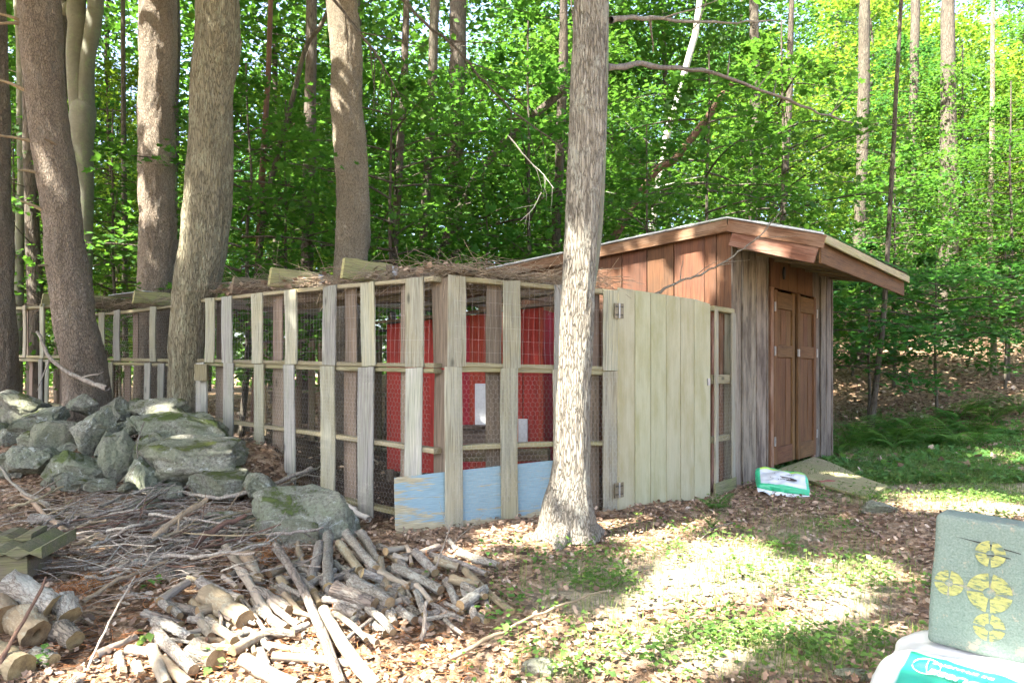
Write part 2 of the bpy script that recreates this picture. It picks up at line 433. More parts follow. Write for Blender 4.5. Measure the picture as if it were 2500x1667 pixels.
def groundmat():
    m, nt, b = new_mat('forest_floor')
    v = coords(nt, (1, 1, 1), 'Object', False)
    cell = nd(nt, 'ShaderNodeTexVoronoi'); cell.inputs['Scale'].default_value = 21
    dv = nd(nt, 'ShaderNodeVectorMath', operation='ADD'); nz = nd(nt, 'ShaderNodeTexNoise'); nz.inputs['Scale'].default_value = 25
    sc = nd(nt, 'ShaderNodeVectorMath', operation='SCALE'); sc.inputs['Scale'].default_value = 0.06
    nt.links.new(v, nz.inputs['Vector']); nt.links.new(nz.outputs['Color'], sc.inputs[0]); nt.links.new(v, dv.inputs[0]); nt.links.new(sc.outputs[0], dv.inputs[1])
    nt.links.new(dv.outputs[0], cell.inputs['Vector'])
    bw = nd(nt, 'ShaderNodeRGBToBW'); nt.links.new(cell.outputs['Color'], bw.inputs[0])
    col = ramp(nt, bw.outputs[0], [(0.1, (0.07, 0.042, 0.026)), (0.4, (0.17, 0.10, 0.055)), (0.65, (0.27, 0.18, 0.11)), (0.9, (0.36, 0.26, 0.17))])
    f = noise(nt, v, 60, 6, 0.7)
    col = mix(nt, vmap(nt, f, 0.3, 0.5, 0.6, 0), col, (0.06, 0.04, 0.027))
    so = nd(nt, 'ShaderNodeAttribute', attribute_name='soil'); col = mix(nt, math_(nt, 'MULTIPLY', so.outputs['Fac'], 0.85), col, mix(nt, f, (0.025, 0.018, 0.013), (0.085, 0.062, 0.045)))  # dark soil in the run, also standing in for its shade
    g = noise(nt, v, 1.3, 5, 0.65)
    at = nd(nt, 'ShaderNodeAttribute', attribute_name='turf_sunpatch')
    gf = vmap(nt, math_(nt, 'ADD', at.outputs['Fac'], math_(nt, 'MULTIPLY', math_(nt, 'SUBTRACT', g, 0.5), 1.2)), 0.35, 0.75, 0, 0.75)
    col = mix(nt, gf, col, mix(nt, f, (0.17, 0.14, 0.08), (0.46, 0.40, 0.28)))  # straw made pale so the sun patch burns out white
    nt.links.new(col, b.inputs['Base Color']); b.inputs['Roughness'].default_value = 0.95
    hh = math_(nt, 'ADD', math_(nt, 'MULTIPLY', cell.outputs['Distance'], -1.0), math_(nt, 'MULTIPLY', f, 0.6))
    bump(nt, b, hh, 0.9, 0.03)
    return m
M['ground'] = groundmat()
M['leaf_a'] = leafmat('green_leaf', (0.024, 0.074, 0.014), (0.054, 0.126, 0.022), (0.13, 0.31, 0.028), 0.47)
M['leaf_b'] = leafmat('deep_green_leaf', (0.020, 0.068, 0.018), (0.043, 0.114, 0.027), (0.09, 0.27, 0.035), 0.46)
M['leaf_y'] = leafmat('yellow_green_leaf', (0.055, 0.118, 0.016), (0.10, 0.18, 0.024), (0.25, 0.41, 0.03), 0.5)  # sunlight put into the leaf colour of the brighter trees
M['weed'] = leafmat('weed_leaf', (0.045, 0.11, 0.025), (0.10, 0.19, 0.045), (0.2, 0.36, 0.05), 0.35)
M['grass'] = leafmat('grass_blade', (0.06, 0.10, 0.025), (0.14, 0.19, 0.06), (0.2, 0.3, 0.06), 0.3)
M['fern'] = leafmat('fern_green', (0.045, 0.12, 0.025), (0.08, 0.18, 0.035), (0.2, 0.42, 0.04), 0.4)
M['needle'] = leafmat('dry_needles', (0.22, 0.09, 0.03), (0.36, 0.17, 0.07), (0.3, 0.15, 0.05), 0.15, 0.01)
def deadmat():
    m, nt, b = new_mat('dead_leaf')
    ge = nd(nt, 'ShaderNodeNewGeometry')
    col = ramp(nt, ge.outputs['Random Per Island'], [(0.0, (0.10, 0.064, 0.044)), (0.3, (0.185, 0.115, 0.075)), (0.6, (0.255, 0.17, 0.115)), (0.88, (0.33, 0.24, 0.17)), (1.0, (0.42, 0.34, 0.26))])
    nt.links.new(col, b.inputs['Base Color']); b.inputs['Roughness'].default_value = 0.7
    return m
M['dead'] = deadmat()

# ================================================================== GROUND
TURF_SUNPATCH = [(1480,1440,230,90,1.0),(1850,1580,420,80,1.0),(2080,1440,150,110,0.9),(1380,1630,160,50,0.7),(1960,1300,160,60,0.55),
        (2230,1130,280,70,1.2),(2420,1190,200,70,1.2),(2120,1200,110,50,0.8),(1780,1390,290,85,1.05),(2300,1080,260,40,0.9),(1760,1250,30,40,0.5)]  # grass blobs, one of them pale ground centred on the sun patch
def turf_sunpatch(X, Y):
    X = np.asarray(X, float); Y = np.asarray(Y, float)
    Yc = np.maximum(Y, 1.2)
    px, py = pix(X, Yc, gz(X, Yc))
    t = np.zeros_like(px)
    for (cx, cy, rx, ry, a) in TURF_SUNPATCH:
        t = np.maximum(t, a * np.exp(-((px - cx) / rx) ** 2 * 0.9 - ((py - cy) / ry) ** 2 * 0.9))
    t = np.where(Y < 2.6, np.maximum(t, 0.75), t)
    return t
def bare(X, Y):  # clears grass and weeds where the sun patch falls
    Yc = np.maximum(Y, 1.2); px, py = pix(X, Yc, gz(X, Yc))
    return np.exp(-((px - 1790) / 230) ** 2 - ((py - 1375) / 62) ** 2)
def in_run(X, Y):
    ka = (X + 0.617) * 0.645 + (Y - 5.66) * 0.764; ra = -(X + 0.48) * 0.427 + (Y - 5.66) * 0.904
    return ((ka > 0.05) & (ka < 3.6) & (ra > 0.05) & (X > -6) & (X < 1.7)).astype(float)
def make_ground():
    def axis(lo, hi, c, n, k):
        s = np.linspace(-1, 1, n)
        v = np.sinh(s * k) / math.sinh(k)
        return np.where(v < 0, c + v * (c - lo), c + v * (hi - c))
    xs = axis(-160, 160, 0, 300, 4.6); ys = axis(-120, 220, 5.5, 300, 4.6)
    X, Y = np.meshgrid(xs, ys)
    Z = gz(X, Y)
    near = sstep(14, 6, np.hypot(X, Y - 5))
    Z = Z + near * 0.012 * fbm(np.stack([X * 7, Y * 7, X * 0], -1), 9, 3)
    n = len(xs); m = len(ys)
    V = np.stack([X, Y, Z], -1).reshape(-1, 3)
    i = np.arange(m - 1)[:, None] * n + np.arange(n - 1)[None, :]
    F = np.stack([i, i + 1, i + 1 + n, i + n], -1).reshape(-1, 4)
    me = npmesh('ground', V, F, [M['ground']], True)
    at = me.attributes.new('turf_sunpatch', 'FLOAT', 'POINT')
    at.data.foreach_set('value', turf_sunpatch(X, Y).reshape(-1).astype(np.float32))
    at = me.attributes.new('soil', 'FLOAT', 'POINT')
    at.data.foreach_set('value', in_run(X, Y).reshape(-1).astype(np.float32))
    tag(obj('ground', me), 'leaf-littered forest floor with patches of grass and weeds', 'ground', kind='structure')
make_ground()

# ================================================================== SHED
C0 = Vector((2.30, 7.5, 0.0))
E1 = Vector((0.645, 0.764, 0)).normalized()      # along the door wall, away from the camera
E2 = Vector((-0.764, 0.645, 0)).normalized()     # along the gable wall, to the left and back
UP = Vector((0, 0, 1))
def S(a, b, z): return C0 + E1 * a + E2 * b + UP * z
shed = thing('shed', C0, 'low wooden shed with red-brown gable, grey plank front and brown double door', 'shed')
LW = 3.47
def ridge_z(b): return 2.80 - 0.066 * b if b >= 0 else 2.80 + 0.30 * b
def plank(name, a0, a1, z0, z1, mat, b=0.0, t=0.024, parent=shed, **kw):
    mid = (a0 + a1) / 2
    return board(name, S(mid, b, z0), S(mid, b, z1), abs(a1 - a0) - 0.004, t, E1, mat, parent, **kw)
# front (door) wall: planks left of the door, frame, header, planks right of it
def wa(x):
    d = 7.5 * 935 / (2720 - x); return (d - 7.5) / 0.764
fw = tag(obj('front_wall', None, shed, Matrix.Translation(C0)), None)
for (x0, x1) in ((1786, 1809), (1809, 1834), (1834, 1844), (1844, 1868)):
    plank('plank', wa(x0), wa(x1), -0.02, 2.66, M['shedgrey'], parent=fw, b=random.uniform(-0.004, 0.004))
for (x0, x1) in ((1982.5, 2000), (2000, 2015), (2015, 2029)):
    plank('plank', wa(x0), wa(x1), -0.05, 2.62, M['shedgrey'], parent=fw, b=random.uniform(-0.004, 0.004))
for x in (1809, 1868, 2000, 2027):       # battens over the joints
    plank('batten', wa(x) - 0.02, wa(x) + 0.02, 0.0, 2.58, M['shedgrey'], parent=fw, b=-0.024, t=0.018)
dl, dr = wa(1884), wa(1980)
for k in range(5):
    w = (dr + 0.03 - dl + 0.06) / 5
    plank('header_board', dl - 0.06 + w * k, dl - 0.06 + w * (k + 1), 2.225, 2.64, M['doorbrown'], parent=fw)
plank('door_frame', dl - 0.10, dl - 0.012, -0.02, 2.22, M['redtrim'], b=-0.012, t=0.05)
plank('door_frame', dr + 0.012, dr + 0.055, 0.05, 2.22, M['redtrim'], b=-0.012, t=0.05)
nk = obj('key_plate', pymesh('key_plate', [(math.cos(t) * 0.03, 0.01 * s, math.sin(t) * 0.075 * (0.75 + 0.25 * abs(math.sin(t)))) for s in (-1, 1) for t in [k * math.pi / 8 for k in range(16)]],
    [tuple(range(16)), tuple(range(31, 15, -1))] + [(k, (k + 1) % 16, 16 + (k + 1) % 16, 16 + k) for k in range(16)], [M['dark']]), shed, frame(S(dl + 0.33, -0.03, 2.42), UP, E1))
# double door, each leaf with stiles, rails and recessed panels
ZB, ZT = 0.14, 2.20
mid = (dl + dr) / 2
for li, (a0, a1) in enumerate(((dl, mid - 0.004), (mid + 0.004, dr))):
    leaf = obj('door_leaf', None, shed, Matrix.Translation(S(a0, 0, ZB)))
    swing = -0.02 - 0.03 * li
    for (s0, s1) in ((a0, a0 + 0.10), (a1 - 0.10, a1)):
        plank('stile', s0, s1, ZB, ZT, M['doorbrown'], b=swing, t=0.035, parent=leaf)
    for (z0, z1) in ((ZB, ZB + 0.20), (1.40, 1.55), (ZT - 0.22, ZT - 0.02)):
        board('cross_rail', S(a0 + 0.101, swing, (z0 + z1) / 2), S(a1 - 0.101, swing, (z0 + z1) / 2), z1 - z0, 0.033, UP, M['doorbrown'], leaf)
    for (z0, z1) in ((ZB + 0.2, 1.40), (1.55, ZT - 0.22)):
        for q in range(3):
            w = (a1 - a0 - 0.2) / 3
            plank('panel_board', a0 + 0.1 + w * q, a0 + 0.1 + w * (q + 1), z0, z1, M['doorbrown'], b=swing + 0.014, t=0.012, parent=leaf)
    for z in (0.42, 1.48, 2.0):
        ha = a0 - 0.006 if li == 0 else a1 + 0.006
        h = obj('hinge', box_mesh('hinge', (-0.008, -0.008, 0), (0.008, 0.008, 0.11), M['galv']), leaf, frame(S(ha, swing - 0.025, z - 0.06), UP, E1))
obj('door_catch', box_mesh('door_catch', (-0.012, -0.01, 0), (0.012, 0.012, 0.09), M['galv']), shed, frame(S(mid + 0.01, -0.075, 1.42), UP, E1))
# gable wall: grooved red boards up to the low-pitched roof
gw = obj('gable_wall', None, shed, Matrix.Translation(C0))
bt = [0.0, 0.165, 0.30, 0.66, 1.0, 1.33, 1.66, 1.99, 2.32, 2.65, 2.98, 3.31, 3.6]
for k in range(len(bt) - 1):
    m_ = (bt[k] + bt[k + 1]) / 2
    zb = 1.62 if bt[k] < 0.6 else 0.0
    board('siding_board', S(0.012, m_, zb), S(0.012, m_, ridge_z(m_) - 0.02), bt[k + 1] - bt[k] - 0.007, 0.016, E2, M['red'], gw, cut=(0.03 if zb else 0, -0.02))
board('corner_board', S(-0.003, 0.02, 0.0), S(-0.003, 0.02, 1.84), 0.09, 0.022, E2, M['slat'], gw)
for k in range(6):
    m_ = 0.05 + 0.1 * k
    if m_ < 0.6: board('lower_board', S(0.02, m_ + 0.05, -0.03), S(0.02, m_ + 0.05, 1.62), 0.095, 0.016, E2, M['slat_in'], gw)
# back and far walls
for k in range(10):
    board('far_wall_board', S(LW, 0.18 + k * 0.36, -0.2), S(LW, 0.18 + k * 0.36, ridge_z(0.18 + k * 0.36) - 0.03), 0.35, 0.02, E2, M['red'], shed)
    board('back_wall_board', S(0.17 + k * 0.345, 3.6, -0.1), S(0.17 + k * 0.345, 3.6, 2.5), 0.335, 0.02, E1, M['red'], shed)
# roof: short steep front slope over the door, long shallow back slope
roof = obj('roof', None, shed, Matrix.Translation(S(0, 0, 2.8)))
def slab(name, b0, z0, b1, z1, t, a0, a1, mat, parent, n=1):
    V = []
    for a in (a0, a1):
        for (b, z) in ((b0, z0), (b1, z1)):
            V += [S(a, b, z), S(a, b, z + t)]
    F = [(0, 1, 3, 2), (4, 6, 7, 5), (0, 4, 5, 1), (2, 3, 7, 6), (1, 5, 7, 3), (0, 2, 6, 4)]
    o0 = S(0, 0, 2.8)
    return obj(name, pymesh(name, [v - o0 for v in V], F, [mat]), parent, Matrix.Translation(o0))
ZR, BE = 2.80, -0.945
ZE = ZR + 0.30 * BE
ZBK = ZR - 0.066 * 3.75
slab('roof_deck', 0, ZR, BE, ZE, 0.022, -0.06, LW + 0.06, M['rafter'], roof)
slab('roof_deck', 0, ZR, 3.75, ZBK, 0.022, -0.06, LW + 0.06, M['rafter'], roof)
for k in range(7):       # courses of shingles, each lapping the one below
    f0, f1 = k / 7, (k + 1) / 7 + 0.02
    slab('shingle_course', BE * f0, ZR + (ZE - ZR) * f0 + 0.024 + 0.002, BE * min(1.01, f1), ZR + (ZE - ZR) * min(1.01, f1) + 0.03, 0.006, -0.05, LW + 0.05, M['shingle'], roof)
for k in range(9):
    f0, f1 = k / 9, (k + 1) / 9 + 0.01
    slab('shingle_course', 3.75 * f0, ZR + (ZBK - ZR) * f0 + 0.026, 3.75 * min(1, f1), ZR + (ZBK - ZR) * min(1, f1) + 0.031, 0.006, -0.05, LW + 0.05, M['shingle'], roof)
def fascia(name, b0, z0, b1, z1, h, a, mat, t=0.022, drop=0.0):
    return board(name, S(a, b0, z0 - h / 2 - drop), S(a, b1, z1 - h / 2 - drop), h, t, UP, mat, roof, cut=(0, 0), warp=0.002)
fascia('fascia_board', 0.006, ZR + 0.02, 3.75, ZBK + 0.02, 0.125, -0.075, M['redtrim'])
fascia('fascia_board', 0.004, ZR + 0.02, BE - 0.02, ZE + 0.02, 0.125, -0.075, M['redtrim'])
fascia('fascia_board', -0.03, ZR - 0.055, BE + 0.06, ZE - 0.04, 0.20, -0.052, M['redtrim'])
fascia('drip_edge', 0.0, ZR + 0.05, 3.75, ZBK + 0.05, 0.024, -0.09, M['drip'], 0.03)
fascia('drip_edge', 0.0, ZR + 0.05, BE - 0.01, ZE + 0.05, 0.024, -0.09, M['drip'], 0.03)
ep = ((-0.06, 0.0), (LW + 0.06, -0.02))
board('eave_board', S(-0.085, BE - 0.02, ZE - 0.012), S(LW + 0.08, BE - 0.02, ZE - 0.05), 0.085, 0.024, UP, M['eave'], roof)
board('eave_board', S(-0.04, BE + 0.035, ZE - 0.135), S(LW + 0.03, BE + 0.035, ZE - 0.17), 0.20, 0.024, UP, M['doorbrown'], roof)
slab('soffit', -0.02, ZR - 0.24, BE + 0.05, ZE - 0.14, 0.012, -0.03, LW + 0.03, M['rafter'], roof)
for k in range(7):
    a = 0.12 + k * 0.54
    board('soffit_rafter', S(a, -0.03, ZR - 0.23), S(a, BE + 0.06, ZE - 0.1), 0.09, 0.035, UP, M['rafter'], roof)
# moss along the eave
mp, mq = [], []
for k in range(420):
    a = RNG.uniform(0.3, LW + 0.02) if k > 60 else RNG.uniform(0, LW); b = BE + abs(RNG.normal(0, 0.07)) - 0.02
    c = S(a, b, ZE + (b - BE) * 0.30 + 0.04)
    r = RNG.uniform(0.012, 0.035)
    ang = RNG.uniform(0, 6.28)
    for q in range(5):
        t = ang + q * 1.256; mp.append(c + Vector((math.cos(t) * r, math.sin(t) * r, -0.005)))
    mp.append(c + UP * r * 0.8); o_ = k * 6
    mq += [(o_ + q, o_ + (q + 1) % 5, o_ + 5) for q in range(5)]
tag(obj('moss', npmesh('moss', np.array([tuple(v) for v in mp]), np.array(mq), [M['fern']], True), roof), 'green moss along the eave', kind='stuff')

def lerp_(a, b, t): return a + (b - a) * t
# ramp of plywood and the brick under it
rt0, rt1 = S(dl - 0.02, -0.05, 0.085), S(dr + 0.02, -0.05, 0.11)
rb0, rb1 = G(2118, 1222), G(2172, 1206)
rc0, rc1 = (rt0 + rt1) / 2, rb0 + E1 * ((rt1 - rt0).length / 2) + UP * 0.03
rq = [rt0, lerp_(rt0, rt1, 0.97), rb0 + E1 * 0.78 + UP * 0.05, rb0 + UP * 0.03]
rV = []
for u in range(9):
    for v_ in range(2):
        p_ = lerp_(rq[v_], rq[3 - v_], u / 8); rV.append(p_ + UP * 0.012 * math.sin(u * 0.8) * (1 if v_ else 0.4))
rV = [p_ - rc0 for p_ in rV]; nR = len(rV)
rF = [(2*u, 2*u+2, 2*u+3, 2*u+1) for u in range(8)] + [(nR+2*u, nR+2*u+1, nR+2*u+3, nR+2*u+2) for u in range(8)] + [(2*u, nR+2*u, nR+2*u+2, 2*u+2) for u in range(8)] + [(2*u+1, 2*u+3, nR+2*u+3, nR+2*u+1) for u in range(8)] + [(0, 1, nR+1, nR), (16, nR+16, nR+17, 17)]
RM = frame(rc0, rc1 - rc0, E1); Ri = RM.to_3x3().inverted()
rampo = tag(obj('ramp', pymesh('ramp', [Ri @ p_ for p_ in rV] + [Ri @ (p_ - UP * 0.022) for p_ in rV], rF, [M['ramp']]), None, RM),
    'mossy plywood ramp sloping from the brown double door to the grass', 'ramp')
bp = G(2003, 1192)
tag(obj('brick', board_mesh('brick', 0.2, 0.095, 0.06, M['brick']), None, frame(bp + Vector((0.02, 0.12, 0.03)), (0.9, 0.35, 0), (0.3, -0.9, 0))), 'red brick holding up the edge of the plywood ramp', 'brick')

# ================================================================== FENCE of pallets
def lerp(a, b, t): return a + (b - a) * t
def solve_t(A, B, x):
    """parameter along the ground line A-B that the photo shows at pixel column x"""
    k = (x - CX) / FPX
    return (k * A.y - A.x) / ((B.x - A.x) - k * (B.y - A.y))
FN = Vector((0, 0, 0))
def hexwire(name, A, B, z0f, z1f, off, parent, s=0.024, r=0.00065):
    L = (B - A).length; ex = (B - A).normalized(); n = Vector((-ex.y, ex.x, 0))
    rnd = np.random.default_rng(len(name) + int(L * 100))
    seg = []
    w = s * math.sqrt(3); nx = int(L / w); nyy = int((z1f(0.5) - z0f(0.5)) / (1.5 * s))
    for j in range(nyy):
        for i in range(nx):
            cx = i * w + (w / 2 if j % 2 else 0); cz = j * 1.5 * s
            for (a0, a1) in ((90, 30), (30, -30), (150, 90)):
                seg.append((cx + s * math.cos(math.radians(a0)), cz + s * math.sin(math.radians(a0)), cx + s * math.cos(math.radians(a1)), cz + s * math.sin(math.radians(a1))))
    return wiremesh(name, seg, A, ex, n, L, z0f, off, parent, r)
def rectwire(name, A, B, z0f, z1f, off, parent, sx=0.05, sz=0.1, r=0.00065):
    L = (B - A).length; ex = (B - A).normalized(); n = Vector((-ex.y, ex.x, 0)); H = z1f(0.5) - z0f(0.5)
    seg = []
    for i in range(int(L / sx) + 1):
        for q in range(4): seg.append((i * sx, H * q / 4, i * sx, H * (q + 1) / 4))
    for j in range(int(H / sz) + 1):
        for q in range(int(L / 0.2)): seg.append((q * 0.2, j * sz, (q + 1) * 0.2, j * sz))
    return wiremesh(name, seg, A, ex, n, L, z0f, off, parent, r)
def wiremesh(name, seg, A, ex, n, L, z0f, off, parent, r):
    s = np.array(seg); 
    a = np.stack([s[:, 0], s[:, 0] * 0, s[:, 1]], -1); b = np.stack([s[:, 2], s[:, 0] * 0, s[:, 3]], -1)
    def wob(p):
        q = p.copy(); w = fbm(np.stack([p[:, 0] * 3, p[:, 2] * 3, p[:, 0] * 0], -1), 5, 2)
        q[:, 1] += 0.012 * w; q[:, 0] += 0.006 * fbm(np.stack([p[:, 0] * 5, p[:, 2] * 5, p[:, 0] * 0 + 7], -1), 6, 2); return q
    a, b = wob(a), wob(b)
    d = b - a; d /= np.linalg.norm(d, axis=1)[:, None] + 1e-9
    s1 = np.cross(d, [0, 1, 0]); s2 = np.tile([0, 1.0, 0], (len(a), 1))
    V = []
    for base in (a, b):
        for k in range(3):
            t = k * 2.094; V.append(base + r * (math.cos(t) * s1 + math.sin(t) * s2))
    V = np.stack(V, 1)            # n,6,3
    N = len(a); o = (np.arange(N) * 6)[:, None]
    F = np.concatenate([o + np.array([k, (k + 1) % 3, 3 + (k + 1) % 3, 3 + k]) for k in range(3)], 0)
    V = V.reshape(-1, 3)
    W = np.array(A)[None, :] * 0 + np.array([A.x, A.y, 0])[None, :] + V[:, 0:1] * np.array(ex)[None, :] + (V[:, 1:2] + off) * np.array(n)[None, :]
    W[:, 2] = V[:, 2] + z0f(0) + (z0f(1) - z0f(0)) * np.clip(V[:, 0] / L, 0, 1)
    o_ = parent
    Mx = WM[o_.name]
    loc = Mx.translation
    ob = obj(name, npmesh(name, W - np.array(loc)[None, :], F, [M['wire']]), parent, Matrix.Translation(loc))
    ob['kind'] = 'stuff'
    return ob
def pallet(label, A, B, zb, zt, rails, outer, inner, wide, mats, facing, wire, group='pallet fence panels', gap=0.095, ragged=True, zlow=None):
    """upright pallet used as fence: rails between an outer and an inner skin of slats
    A,B ends on the ground line; zb, zt = (z at A, z at B); rails = list of heights 0..1; outer/inner = slat centres t"""
    t0 = thing('pallet_panel', Vector((A.x, A.y, zb[0])), label, 'fence panel', group)
    ex = (B - A).normalized(); n = Vector((ex.y, -ex.x, 0)) * facing      # towards the viewer
    def pt(t, f, o): 
        p = lerp(A, B, t) + n * o
        return Vector((p.x, p.y, lerp(lerp(zb[0], zb[1], t), lerp(zt[0], zt[1], t), f)))
    H = zt[0] - zb[0]
    for f in rails:
        dz = 0.019 if f < 0.5 else -0.019
        o = UP * dz
        board('rail', pt(-0.01, f, 0) + o, pt(1.005, f, 0) + o, 0.038, 0.088, UP, M['rail'], t0, warp=0.012, nseg=6)
    for k, t in enumerate(outer):
        top = random.uniform(-0.004, 0.006); lean = random.uniform(-0.006, 0.006); w = wide * random.uniform(0.88, 1.08)
        m_ = mats[k % len(mats)]
        zl = 0 if zlow is None else zlow
        board('slat', pt(t, 0, 0.053) - UP * zl, pt(t + lean, 1, 0.053) + UP * top, w, 0.017, ex, m_, t0, warp=0.006, cut=(0, random.uniform(-0.01, 0.01)))
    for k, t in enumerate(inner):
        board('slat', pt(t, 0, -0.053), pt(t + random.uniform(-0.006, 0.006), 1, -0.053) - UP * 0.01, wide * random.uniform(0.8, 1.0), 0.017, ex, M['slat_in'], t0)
    if wire:
        kind, off = wire
        fn = hexwire if kind == 'hex' else rectwire
        fn('wire_netting', A, B, lambda t: lerp(zb[0], zb[1], t) + 0.02, lambda t: lerp(zt[0], zt[1], t) - 0.02, off, t0)
    return t0
KA = Vector((-0.617, 5.66, 0)); KB = Vector((-3.62, 8.19, 0))         # left run: corner -> far end
def tl(*xs): return [solve_t(KA, KB, x) for x in xs]
om = tl(1024, 913, 815, 722, 640, 567, 522)
om2 = tl(1019, 905, 812, 720, 642, 568, 500)
im = tl(1068, 984, 845, 667, 527)
pallet('lower pallet panel with chicken wire, long side between the corner and the big maple', KA, KB, (0.0, 0.12), (1.262, 1.34), (0.03, 0.5, 1.0),
       om2, im, 0.2, (M['slat_grey'], M['slat_grey'], M['slat'], M['slat_grey'], M['slat']), -1, ('hex', 0.062), zlow=0.03)
pallet('upper pallet panel with square wire, long side between the corner and the big maple', KA, KB, (1.266, 1.344), (1.985, 2.05), (0.0, 1.0),
       om, im, 0.2, (M['slat'], M['slat'], M['slat_grey']), -1, ('rect', 0.062), zlow=-0.002)
RA = Vector((-0.50, 5.66, 0)) + Vector((0.02, 0.0, 0)); RB = Vector(((1506 - CX) / FPX * 6.30, 6.30, 0))
def tr(*xs): return [solve_t(RA, RB, x) for x in xs]
pallet('lower pallet panel with chicken wire, front side behind the grey tree', RA, RB, (-0.02, -0.04), (1.27, 1.235), (0.0, 0.49, 1.0),
       tr(1103, 1239, 1362, 1485), tr(1211, 1455), 0.158, (M['slat'],), 1, ('hex', -0.064), zlow=0.05)
pallet('upper pallet panel with square wire, front side behind the grey tree', RA, RB, (1.274, 1.239), (1.99, 1.945), (0.0, 1.0),
       tr(1109, 1243, 1366, 1484), tr(1211, 1455), 0.158, (M['slat'], M['slat'], M['slat_grey']), 1, ('rect', -0.064), zlow=-0.002)
# second pallet, between the two big trunks at the left
QA = Vector(((430 - CX) / FPX * 8.75, 8.75, 0)); QB = Vector(((222 - CX) / FPX * 9.9, 9.9, 0))
def tq(*xs): return [solve_t(QA, QB, x) for x in xs]
pallet('lower pallet panel between the leaning pine and the big maple', QA, QB, (0.2, 0.25), (1.33, 1.37), (0.0, 0.45, 1.0),
       tq(370, 278, 403), tq(303, 240), 0.15, (M['slat_grey'], M['slat']), -1, ('hex', 0.062))
pallet('upper pallet panel between the leaning pine and the big maple', QA, QB, (1.35, 1.39), (2.05, 2.03), (0.0, 1.0),
       tq(384, 296, 258), tq(321, 240), 0.15, (M['slat'], M['slat_grey']), -1, ('hex', 0.062))
WA = Vector(((152 - CX) / FPX * 9.0, 9.0, 0)); WB = Vector(((22 - CX) / FPX * 10.2, 10.2, 0))
def tw(*xs): return [solve_t(WA, WB, x) for x in xs]
pallet('lower pallet panel at the far left beyond the leaning pine', WA, WB, (0.25, 0.3), (1.38, 1.42), (0.0, 0.5, 1.0),
       tw(127, 111, 40), tw(140, 66, 88), 0.12, (M['slat'], M['slat_grey']), -1, None)
pallet('upper pallet panel at the far left beyond the leaning pine', WA, WB, (1.40, 1.44), (2.09, 2.15), (0.0, 1.0),
       tw(114, 70, 31), tw(140, 56, 95), 0.12, (M['slat'],), -1, None)
# back of the run, seen through the wire
for k in range(3):
    a = KA + Vector((1.75, 2.1, 0)) + (KB - KA) * (0.42 * k + 0.55); b_ = a + (KB - KA) * 0.41
    pallet(['back pallet panel seen dark through the wire behind the red coop', 'back pallet panel in the middle of the run, seen through the wire', 'farthest back pallet panel of the run, seen through the wire'][k],
           a, b_, (0.1, 0.1), (1.75, 1.75), (0.0, 0.5, 1.0), [0.08, 0.3, 0.52, 0.74, 0.95], [0.2, 0.62], 0.15, (M['rafter'],), -1, None)  # dark wood puts the shade inside the run into the colour
# short panel between the pale door and the shed corner
SA = Vector((1.955, 7.05, 0)); SB = Vector((2.285, 7.47, 0))
sp = thing('pallet_panel', SA, 'narrow pallet piece between the pale plank door and the shed corner', 'fence panel', 'pallet fence panels')
sx = (SB - SA).normalized(); sn = Vector((sx.y, -sx.x, 0))
for z, hh, th in ((1.86, 0.05, 0.09), (1.16, 0.09, 0.06), (0.56, 0.06, 0.07)):
    board('rail', SA + UP * z + sx * 0.0, SB + UP * z, hh, th, UP, M['rail'], sp)
board('bottom_board', SA - UP * -0.04 + sn * 0.055 - sx * 0.02, SB + UP * 0.04 + sn * 0.055, 0.2, 0.02, UP, M['mossy'], sp)
board('slat', SA + sx * 0.035 + sn * 0.05 + UP * 0.0, SA + sx * 0.035 + sn * 0.05 + UP * 1.85, 0.07, 0.018, sx, M['slat'], sp)
board('slat', SB - sx * 0.05 + sn * 0.05 + UP * 0.0, SB - sx * 0.05 + sn * 0.05 + UP * 1.84, 0.10, 0.018, sx, M['slat'], sp)
for k in range(4):
    board('slat', SA + sx * (0.1 + 0.11 * k) - sn * 0.06, SA + sx * (0.1 + 0.11 * k) - sn * 0.06 + UP * 1.86, 0.085, 0.016, sx, (M['slat_in'], M['redtrim'])[k % 2], sp)
hexwire('wire_netting', SA, SB, lambda t: 0.15, lambda t: 1.15, -0.046, sp)

# pale plank door hung on the end post
DA = P(1504, 703, 6.25); DB = P(1728, 745, 7.03)
dA, dB = Vector((DA.x, DA.y, 0)), Vector((DB.x, DB.y, 0))
pd = thing('plank_door', dA + UP * -0.05, 'pale grey-green plank door hung on two metal hinges in the pallet fence', 'door')
dx = (dB - dA).normalized(); dn = Vector((dx.y, -dx.x, 0)); Wd = (dB - dA).length
gx = [1503, 1545, 1583, 1621, 1656, 1689, 1729]
ts = [solve_t(dA, dB, x) for x in gx]
tops = lambda t: 1.967 - 0.045 * t - 0.06 * max(0, t - 0.75) ** 2 * 8
for k in range(6):
    a, b_ = ts[k] * Wd, ts[k + 1] * Wd
    m_ = (a + b_) / 2; tm = m_ / Wd
    zb_ = -0.05 - 0.06 * tm
    dz = (tops(b_ / Wd) - tops(a / Wd))
    board('plank', dA + dx * m_ + UP * zb_ + dn * 0.02, dA + dx * m_ + dn * 0.02 + UP * tops(tm), b_ - a - 0.006, 0.018, dx, M['door'], pd, warp=0.001, rough=0.0008, cut=(-0.015, dz))
board('backing_panel', dA + dx * Wd * 0.5 + UP * -0.09 + dn * 0.004, dA + dx * Wd * 0.5 + dn * 0.004 + UP * 1.88, Wd - 0.02, 0.006, dx, M['slat_in'], pd)
